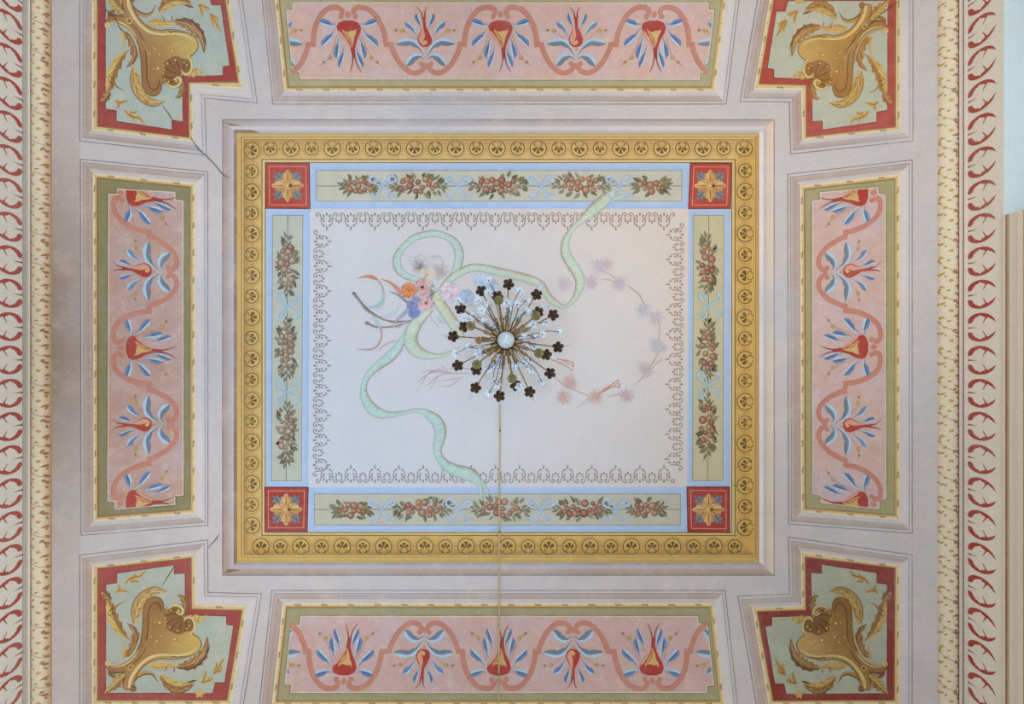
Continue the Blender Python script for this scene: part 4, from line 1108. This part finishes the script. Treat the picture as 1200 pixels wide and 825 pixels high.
def corner_panel(pts, label, pal, field_c, red_c, crack, sh):
    T = norm_h(BLpts, pts) if pts is not BLpts else None
    mp = (lambda q: [tuple(x) for x in T(np.array(q, float))]) if T else (lambda q: q)
    gold = pts
    # painted moulding round the outside
    A = Art(layer=2)
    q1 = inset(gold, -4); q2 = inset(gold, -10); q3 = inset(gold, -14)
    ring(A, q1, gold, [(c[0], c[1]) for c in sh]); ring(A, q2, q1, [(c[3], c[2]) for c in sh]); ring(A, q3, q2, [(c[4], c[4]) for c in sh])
    A.up(); loop_line(A, q3, 0.4, (128, 120, 124)); loop_line(A, q2, 0.35, (160, 148, 150))
    A.build('painted_moulding', ceiling, M_PLASTER, 'painted moulding around the ' + label)
    A = Art(layer=3)
    red = mp(RED_BL)
    g1 = [tuple(np.array(a)*0.7+np.array(b)*0.3) for a, b in zip(gold, red)]; g2 = [tuple(np.array(a)*0.22+np.array(b)*0.78) for a, b in zip(gold, red)]
    ring(A, gold, g1, (238, 224, 188)); ring(A, g1, g2, ((228, 200, 142))); ring(A, g2, red, (166, 118, 70))
    A.up(); rope_strip(A, gold, g2); A.up(-1)
    A.poly(red, red_c)
    o = A.build('corner_panel', ceiling, M_PAINT, label)
    B = Art(T=T, layer=5)
    fc = np.array(field_c, float)
    B.poly(FIELD_BL, field_c); B.up(); loop_line(B, FIELD_BL, 0.35, shade(red_c, 0.72)); loop_line(B, inset(FIELD_BL, 0.8), 0.25, (206, 204, 180))
    B.build('panel_field', o, M_GREEN)
    Cc = Art(T=T, layer=7)
    cartouche(Cc, pal)
    Cc.build('cartouche', o, M_PAINT)
    return o
P_W = dict(y=(222, 190, 104), b=(178, 128, 72), m=(158, 112, 74), d=(112, 74, 46), h=(240, 216, 148), s=(206, 200, 172))
P_W2 = dict(y=(216, 176, 92), b=(186, 132, 66), m=(176, 122, 64), d=(126, 84, 48), h=(238, 204, 122), s=(200, 168, 112))
P_D = dict(y=(198, 162, 88), b=(156, 112, 56), m=(136, 94, 56), d=(94, 62, 38), h=(220, 190, 118), s=(190, 174, 130))
SHc = lambda *k: [dict(T=SH_T, R=SH_R, B=SH_B, L=SH_L)[x] for x in k]
# edge order of the corner outlines: inner long side, notch vertical, notch horizontal, slanted side, outer side, wall side
corner_panel(BLpts, 'green corner panel with gold shell cartouche, lower left', P_W, (186, 198, 188), (182, 84, 78), None, SHc('T', 'R', 'R', 'R', 'B', 'L'))
corner_panel(TLpts, 'green corner panel with gold shell cartouche, upper left', P_W, (184, 200, 196), (180, 76, 72), None, SHc('B', 'R', 'R', 'R', 'T', 'L'))
corner_panel(TRpts, 'green corner panel with orange gold cartouche, upper right', P_W2, (194, 198, 176), (194, 82, 68), None, SHc('B', 'L', 'B', 'L', 'T', 'R'))
corner_panel(BRpts, 'green corner panel with dark gold cartouche, lower right', P_D, (172, 180, 160), (152, 64, 56), None, SHc('T', 'L', 'T', 'L', 'B', 'R'))

# tinted plaster bands between the panels and the cornices, shade painted in midway, and hairline cracks
A = Art(layer=1)
def mid_shade(y):  # dim middle of the left cove put into the plaster colour
    t = math.exp(-((y-395)/190)**2)
    return mixc((208, 198, 196), (166, 144, 132), t)
for y in range(-40, 880, 20):
    a, b = mid_shade(y), mid_shade(y+20); a2, b2 = mixc(a, PLAST, 0.35), mixc(b, PLAST, 0.35)
    A.tri([(59.5, y), (94, y), (94, y+20)], [a, a2, b2]); A.tri([(59.5, y), (94, y+20), (59.5, y+20)], [a, b2, b])
A.build('plaster_band', ceiling, M_PLASTER)
A = Art(layer=12)
for p in (((113, 2), (124, 12), (135, 22), (141, 34), (150, 42)), ((190, 123), (198, 134), (204, 144)), ((224, 161), (232, 174), (242, 183), (252, 193), (262, 205), (270, 209)), ((205, 662), (199, 672), (190, 686)), ((1054, 1), (1035, 15), (1020, 28), (1003, 46), (990, 62)), ((244, 642), (253, 632), (257, 626))):
    A.strip(list(p), [0.25]+[0.5]*(len(p)-2)+[0.2], (92, 82, 78), n=3)
A.build('plaster_crack', ceiling, M_PAINT)

# ------------------------------------------------------------------ chandelier
def bm_obj(name, bm, mat, parent=None, smooth=True):
    me = bpy.data.meshes.new(name); bm.to_mesh(me); bm.free(); me.materials.append(mat)
    if smooth: me.polygons.foreach_set('use_smooth', [True]*len(me.polygons))
    return link(bpy.data.objects.new(name, me), parent)
def tube(bm, pts, r, n=7):
    pts = [Vector(p) for p in pts]; rs = [r]*len(pts) if not hasattr(r, '__len__') else r
    rings = []; up = Vector((0.13, 0.21, 0.97))
    for i, p in enumerate(pts):
        t = (pts[min(i+1, len(pts)-1)]-pts[max(i-1, 0)]).normalized()
        a = t.cross(up if abs(t.dot(up)) < 0.95 else Vector((1, 0, 0))).normalized(); b = t.cross(a)
        rings.append([bm.verts.new(p+(a*math.cos(2*math.pi*k/n)+b*math.sin(2*math.pi*k/n))*rs[i]) for k in range(n)])
    for A_, B_ in zip(rings[:-1], rings[1:]):
        for k in range(n): bm.faces.new((A_[k], A_[(k+1) % n], B_[(k+1) % n], B_[k]))
    bm.faces.new(rings[0][::-1]); bm.faces.new(rings[-1])
def frame_to(d):
    z = Vector(d).normalized(); x = z.orthogonal().normalized(); y = z.cross(x)
    return Matrix((x, y, z)).transposed()
def lathe(bm, prof, o, d, n=12):
    """prof [(radius, along)] turned about direction d at o"""
    Mx = frame_to(d); o = Vector(o); rings = []
    for r, h in prof:
        rings.append([bm.verts.new(o+Mx @ Vector((max(r, 1e-4)*math.cos(2*math.pi*k/n), max(r, 1e-4)*math.sin(2*math.pi*k/n), h))) for k in range(n)])
    for A_, B_ in zip(rings[:-1], rings[1:]):
        for k in range(n): bm.faces.new((A_[k], A_[(k+1) % n], B_[(k+1) % n], B_[k]))
    bm.faces.new(rings[0][::-1]); bm.faces.new(rings[-1])
def flower(bm, o, d, R0, petals=5, cup=0.35, th=0.0018, roll=0.0, hole=0.18):
    """open flower: rounded petals dished about direction d"""
    Mx = frame_to(d); o = Vector(o); nr, na = 5, petals*10
    for side in (0, 1):
        rows = []
        for i in range(nr+1):
            f = hole+(1-hole)*i/nr; row = []
            for k in range(na):
                a = 2*math.pi*k/na
                lob = 0.60+0.40*abs(math.cos(petals*(a)/2))**0.55
                r = R0*f*(lob if f > 0.4 else 1-(1-lob)*f/0.4)
                h = cup*R0*f*f+side*th
                row.append(bm.verts.new(o+Mx @ Vector((r*math.cos(a+roll), r*math.sin(a+roll), h))))
            rows.append(row)
        for A_, B_ in zip(rows[:-1], rows[1:]):
            for k in range(na):
                q = (A_[k], A_[(k+1) % na], B_[(k+1) % na], B_[k]); bm.faces.new(q if side else q[::-1])
        if side == 0: low = rows
    for k in range(na):
        bm.faces.new((low[-1][k], low[-1][(k+1) % na], rows[-1][(k+1) % na], rows[-1][k])); bm.faces.new((low[0][(k+1) % na], low[0][k], rows[0][k], rows[0][(k+1) % na]))
def blade(bm, o, d, side, L, W, th=0.002):
    """pointed cut-glass leaf"""
    o = Vector(o); d = Vector(d).normalized(); s = Vector(side).normalized(); n = d.cross(s).normalized()
    prof = [(0, 0.08), (0.18, 0.75), (0.4, 1), (0.7, 0.62), (1, 0.02)]
    rows = []
    for t_, w in prof:
        c = o+d*L*t_
        rows.append([bm.verts.new(c+s*W*w), bm.verts.new(c+n*th), bm.verts.new(c-s*W*w), bm.verts.new(c-n*th)])
    for A_, B_ in zip(rows[:-1], rows[1:]):
        for k in range(4): bm.faces.new((A_[k], A_[(k+1) % 4], B_[(k+1) % 4], B_[k]))
    bm.faces.new(rows[0][::-1]); bm.faces.new(rows[-1])

ZG = 3.02                                    # globe height above the eye
axis_x = (ZX-593)/F*ZG; axis_y = (ZY-398.5)/F*ZG
AX = Vector((axis_x, axis_y, 0))
HUB = ZG+0.055
def at(px, py, z):
    return Vector(((ZX-px)/F*z, (ZY-py)/F*z, z+CZ))
def C4(X, Y, z): return at(500+X/4.122, 300+Y/4.122, z)
ch = bpy.data.objects.new('chandelier', None); COL.objects.link(ch)
ch.location = (AX.x, AX.y, H+CZ); ch.empty_display_size = 0.1
ch['label'] = 'brass flower chandelier with glass blossoms hanging before the ivory ceiling field'; ch['category'] = 'chandelier'
bpy.context.view_layer.update()
def own(o, p):
    o.parent = p; o.matrix_parent_inverse = Matrix.Translation(-Vector((AX.x, AX.y, H+CZ))) if p is ch else Matrix.Identity(4); return o
axp = lambda z: Vector((AX.x, AX.y, z+CZ))
# ceiling rose, stem, hub
bm = bmesh.new(); lathe(bm, [(0.0, 0.0), (0.055, 0.0), (0.06, 0.012), (0.045, 0.03), (0.02, 0.045), (0.008, 0.05)], axp(H-0.003), (0, 0, -1), 24); own(bm_obj('ceiling_rose', bm, M_BRASS), ch)
bm = bmesh.new(); tube(bm, [axp(H-0.04), axp(H-0.3), axp(HUB+0.05)], 0.006, 10)
own(bm_obj('stem', bm, M_BRASS), ch)
bm = bmesh.new(); lathe(bm, [(0.006, 0.10), (0.02, 0.09), (0.032, 0.07), (0.026, 0.05), (0.04, 0.03), (0.048, 0.012), (0.044, -0.006), (0.036, -0.02), (0.02, -0.024)], axp(HUB), (0, 0, 1), 28)
hub = own(bm_obj('hub', bm, M_BRONZE), ch)
bm = bmesh.new()
for k in range(12):
    a = 2*math.pi*k/12+0.1; d = Vector((math.cos(a), math.sin(a), 0.15))
    lathe(bm, [(0.004, 0), (0.008, 0.01), (0.0105, 0.03), (0.012, 0.036)], axp(HUB-0.005)+d*0.034, d, 8)
own(bm_obj('collar', bm, M_BRASS), ch)
bm = bmesh.new()
bmesh.ops.create_uvsphere(bm, u_segments=28, v_segments=18, radius=0.0385)
bmesh.ops.translate(bm, verts=bm.verts, vec=axp(ZG))
g = own(bm_obj('glass_globe', bm, M_FROST), ch); g['label'] = 'frosted glass globe at the underside'
ZA = 3.10
# twelve long arms with dark bronze flower cups
outer = [(395, 138), (530, 188), (610, 285), (633, 440), (595, 565), (497, 655), (352, 675), (237, 635), (152, 528), (130, 388), (165, 255), (265, 170)]
CZt = axp(HUB+0.01)
def sub(o, p):
    o.parent = p; o.matrix_parent_inverse = p.matrix_world.inverted() if False else Matrix.Identity(4); return o
spikes = {0: (397, 75), 1: (565, 120), 2: (585, 240), 3: (695, 425), 5: (520, 705), 6: (350, 735), 7: (200, 700), 9: (72, 385), 10: (140, 215), 11: (232, 105), 8: (110, 545), 4: (625, 590)}
for i, (X, Y) in enumerate(outer):
    zt = ZA+0.05+0.02*(i % 2)
    tip = C4(X, Y, zt); rad = (tip-CZt); rad.z = 0; rad.normalize()
    st_ = CZt+rad*0.03
    mid = (st_+tip)/2+Vector((0, 0, -0.012))
    bm = bmesh.new()
    pts = [st_, st_.lerp(mid, 0.5)+Vector((0, 0, -0.004)), mid, mid.lerp(tip, 0.5)+Vector((0, 0, -0.002)), tip]
    tube(bm, pts, [0.0042, 0.0036, 0.0028, 0.0026, 0.0026], 8)
    # trumpet shaped leaf sheath near the hub
    d = (mid-st_).normalized()
    lathe(bm, [(0.003, 0.0), (0.0045, 0.02), (0.006, 0.045), (0.0088, 0.066), (0.0098, 0.072), (0.008, 0.07)], st_+d*0.01, d, 10)
    arm = own(bm_obj('arm', bm, M_BRASS), ch)
    tl = (rad*0.25+Vector((0, 0, 1))).normalized()
    bm = bmesh.new(); flower(bm, tip-tl*0.004, tl, 0.0275, 5, 0.45, 0.002, i*0.7)
    lathe(bm, [(0.003, -0.012), (0.008, -0.008), (0.0085, 0.0), (0.006, 0.01)], tip, tl, 10)
    cup = bm_obj('flower_cup', bm, M_BRONZE); sub(cup, arm)
    cup.matrix_parent_inverse = Matrix.Identity(4)
    bm = bmesh.new(); lathe(bm, [(0.004, 0.004), (0.0075, 0.012), (0.0085, 0.03), (0.006, 0.048), (0.002, 0.06)], tip, tl, 10)
    b = bm_obj('glass_bud', bm, M_GLASS); sub(b, arm)
    if i in spikes:
        e = C4(*spikes[i], zt+0.03); dirv = e-tip; L = max(0.045, dirv.length*0.75); sd = dirv.cross(Vector((0, 0, 1)))
        bm = bmesh.new(); blade(bm, tip+dirv.normalized()*(dirv.length-L), dirv, sd, L, 0.0085 if i % 3 else 0.006, 0.003)
        sp = bm_obj('glass_leaf', bm, M_GLASS, smooth=False); sub(sp, arm)
# six lower arms with olive brass balls and a dark cup beyond
inner = [((347, 214), (343, 196)), ((528, 288), (538, 272)), ((542, 470), (575, 476)), ((413, 592), (428, 622)), ((242, 524), (240, 548)), ((212, 337), (184, 340)), ((252, 408), None)]
for i, (p, q) in enumerate(inner):
    small = q is None
    z0 = ZA-0.02
    c = C4(*p, z0); rad = c-CZt; rad.z = 0; rad.normalize()
    st_ = CZt+rad*0.02+Vector((0, 0, -0.012))
    bm = bmesh.new(); m1 = st_.lerp(c, 0.5)+Vector((0, 0, -0.01))
    tube(bm, [st_, m1, c], [0.0042, 0.0038, 0.0034], 8)
    d = (c-st_).normalized()
    lathe(bm, [(0.003, 0.0), (0.006, 0.02), (0.0075, 0.042), (0.0092, 0.055), (0.0075, 0.053)], st_+d*0.03, d, 10)
    arm = own(bm_obj('arm', bm, M_BRASS), ch)
    bm = bmesh.new()
    rb = 0.0215 if not small else 0.0165
    lathe(bm, [(0.0, -0.8*rb), (0.22*rb, -0.76*rb), (0.3*rb, -0.5*rb), (0.4*rb, -0.5*rb), (0.46*rb, -0.78*rb), (0.64*rb, -0.72*rb), (0.68*rb, -0.45*rb), (0.78*rb, -0.45*rb), (0.84*rb, -0.6*rb), (0.98*rb, -0.35*rb), (1.02*rb, 0), (0.9*rb, 0.5*rb), (0.4*rb, 0.9*rb), (0.05*rb, rb)], c, (0, 0, 1), 20)
    ball = bm_obj('brass_boss', bm, M_OLIVE if not small else M_BRASS); sub(ball, arm)
    if q:
        t2 = C4(*q, z0+0.045); tl = (t2-c).normalized()
        bm = bmesh.new(); flower(bm, t2, (tl+Vector((0, 0, 1.2))).normalized(), 0.027, 5, 0.45, 0.002, i*0.5)
        lathe(bm, [(0.006, -0.025), (0.012, -0.01), (0.012, 0), (0.006, 0.004)], t2, tl, 10)
        cup = bm_obj('flower_cup', bm, M_BRONZE); sub(cup, arm)
        bm = bmesh.new(); e = t2+Vector((rad.x, rad.y, 0.25)).normalized()*0.025; blade(bm, e, Vector((rad.x, rad.y, 0.3)), Vector((-rad.y, rad.x, 0)), 0.04, 0.01, 0.003)
        sub(bm_obj('glass_leaf', bm, M_GLASS, smooth=False), arm)
# glass blossoms on wire stems
gl = [(450, 168), (437, 236), (480, 216), (515, 330), (636, 366), (556, 378), (500, 505), (505, 545), (555, 605), (470, 520), (302, 660), (325, 603), (300, 545), (146, 470), (205, 440), (265, 262), (300, 240), (250, 215), (150, 215), (300, 120), (280, 320), (330, 350), (330, 415), (355, 490), (440, 300), (460, 390), (480, 270), (330, 520), (270, 460), (385, 300), (420, 540), (230, 290), (400, 265), (385, 225), (520, 395), (470, 440), (520, 440), (360, 540), (250, 470), (180, 300), (340, 620), (445, 625), (580, 320), (300, 180)]
for i, (X, Y) in enumerate(gl):
    z0 = ZA-0.01+0.05*((i*7) % 5)/4
    c = C4(X, Y, z0); rad = c-CZt; rad.z = 0; rl = rad.length; rad.normalize()
    st_ = CZt+rad*min(0.03, rl*0.4); sd = Vector((-rad.y, rad.x, 0))*(0.012 if i % 2 else -0.012)
    bm = bmesh.new()
    pp = catmull([tuple(st_), tuple(st_.lerp(c, 0.4)+sd*0.6+Vector((0, 0, -0.006))), tuple(st_.lerp(c, 0.75)+sd), tuple(c)], 4)
    tube(bm, pp, 0.0014, 6)
    s = own(bm_obj('wire_stem', bm, M_BRONZE), ch)
    tl = (rad*0.5*(1 if i % 3 else -0.3)+Vector((0.2*math.sin(i*2.1), 0.2*math.cos(i*1.3), -1 if i % 2 else 1))).normalized()
    bm = bmesh.new(); flower(bm, c, tl, 0.0235 if rl > 0.06 else 0.0165, 5, 0.3, 0.002, i*0.9, 0.12)
    f = bm_obj('glass_blossom', bm, M_GLASS); sub(f, s)
    bm = bmesh.new(); bmesh.ops.create_uvsphere(bm, u_segments=8, v_segments=6, radius=0.0034); bmesh.ops.translate(bm, verts=bm.verts, vec=c+tl*0.002)
    k = bm_obj('blossom_heart', bm, M_BRONZE); sub(k, s)

# ------------------------------------------------------------------ cord along the ceiling
path_px = [(590.5, 419), (588, 445), (585.5, 475), (585.8, 504), (585.4, 560), (585.2, 622), (585, 700), (584.8, 760), (584.4, 800), (584, 850), (583.6, 880)]
pp = catmull(path_px, 10)
P, N = ceil_surf(pp)
P = P+N*0.022
dd_ = np.r_[0, np.cumsum(np.linalg.norm(np.diff(P, axis=0), axis=1))]
Ltot = dd_[-1]
ns = int(Ltot/0.0045)
S = np.linspace(0, Ltot, ns)
C3 = np.stack([np.interp(S, dd_, P[:, k]) for k in range(3)], 1)
TG = np.gradient(C3, axis=0); TG /= np.linalg.norm(TG, axis=1)[:, None]
XA = np.tile(np.array([1., 0, 0]), (ns, 1)); ZB = np.cross(TG, XA)
bm = bmesh.new()
for ph in (0, math.pi):
    th = S/0.034*2*math.pi+ph
    q = C3+XA*(np.cos(th)*0.0026)[:, None]+ZB*(np.sin(th)*0.0026)[:, None]
    tube(bm, q, 0.0027, 6)
cord = bm_obj('cord', bm, M_CORD)
cord['label'] = 'twisted gold cord running from the chandelier down the ceiling to the bottom edge'; cord['category'] = 'cord'
for y in (504, 622, 792):
    i = int(np.argmin(np.abs(pp[:, 1]-y))); c = Vector(P[i])
    bm = bmesh.new(); lathe(bm, [(0.001, -0.006), (0.005, -0.005), (0.0062, 0), (0.005, 0.005), (0.001, 0.006)], c, (0, 1, 0), 12)
    tube(bm, [c, c-Vector(N[i])*0.022], 0.0016, 6)
    bm_obj('cord_staple', bm, M_BRASS, cord)

# ------------------------------------------------------------------ light
def area(name, loc, rot, sx, sy, power, col):
    l = bpy.data.lights.new(name, 'AREA'); l.shape = 'RECTANGLE'; l.size = sx; l.size_y = sy; l.energy = power; l.color = col
    o = bpy.data.objects.new(name, l); o.location = loc; o.rotation_euler = rot; COL.objects.link(o); return o
area('floor_fill', (-0.15, 0.1, 0.35), (math.pi, 0, 0), 3.2, 3.0, 59, (0.93, 1.0, 1.10))  # unseen fill added near the floor to brighten the ceiling
area('window_light', (xo+0.08, (OY0+OY1)/2, 2.2), (0, -math.pi/2, 0), 2.2, 1.1, 13, (1.0, 0.98, 0.95))
def spot(name, loc, target, power, col, size, rad=0.35):
    l = bpy.data.lights.new(name, 'SPOT'); l.energy = power; l.color = col; l.spot_size = math.radians(size); l.spot_blend = 1.0; l.shadow_soft_size = rad
    o = bpy.data.objects.new(name, l); o.location = loc; COL.objects.link(o)
    o.rotation_euler = (Vector(target)-Vector(loc)).to_track_quat('-Z', 'Y').to_euler(); return o
spot('cool_fill', (0.5, -0.2, 0.5), (0.5, -0.05, 5.1), 190, (0.72, 0.97, 1.30), 46)  # added floor spot, cool fill for the left centre
spot('warm_fill', (-1.0, 0.7, 0.5), (-1.7, 1.35, 4.9), 150, (1.12, 1.0, 0.88), 54)  # made-up warm fill aimed at the upper right
spot('upper_left_fill', (1.2, 1.0, 0.5), (1.65, 1.65, 4.9), 120, (0.92, 1.0, 1.10), 44)  # extra unseen spot lifting the upper left corner
spot('lower_left_fill', (1.2, -1.0, 0.5), (1.85, -1.5, 4.9), 120, (1.0, 1.0, 1.0), 40)  # unseen fill spot added for the lower left corner
w = bpy.data.worlds.new('World'); sc.world = w; w.use_nodes = True
nt = w.node_tree; nt.nodes.clear()
bg = nt.nodes.new('ShaderNodeBackground'); sk = nt.nodes.new('ShaderNodeTexSky'); ow = nt.nodes.new('ShaderNodeOutputWorld')
sk.sky_type = 'HOSEK_WILKIE'
bg.inputs['Strength'].default_value = 0.5
nt.links.new(sk.outputs[0], bg.inputs[0]); nt.links.new(bg.outputs[0], ow.inputs[0])

# ------------------------------------------------------------------ camera
cam = bpy.data.cameras.new('camera'); co = bpy.data.objects.new('camera', cam); COL.objects.link(co)
co.location = (0, 0, CZ); co.rotation_euler = (0, math.pi, 0)
cam.sensor_fit = 'HORIZONTAL'; cam.sensor_width = 36; cam.lens = 36*F/1200
cam.shift_x = (600-ZX)/1200; cam.shift_y = (ZY-412.5)/1200
cam.clip_start = 0.01
sc.camera = co
sc.view_settings.view_transform = 'Standard'; sc.view_settings.look = 'None'
sc.view_settings.exposure = 0; sc.view_settings.gamma = 1
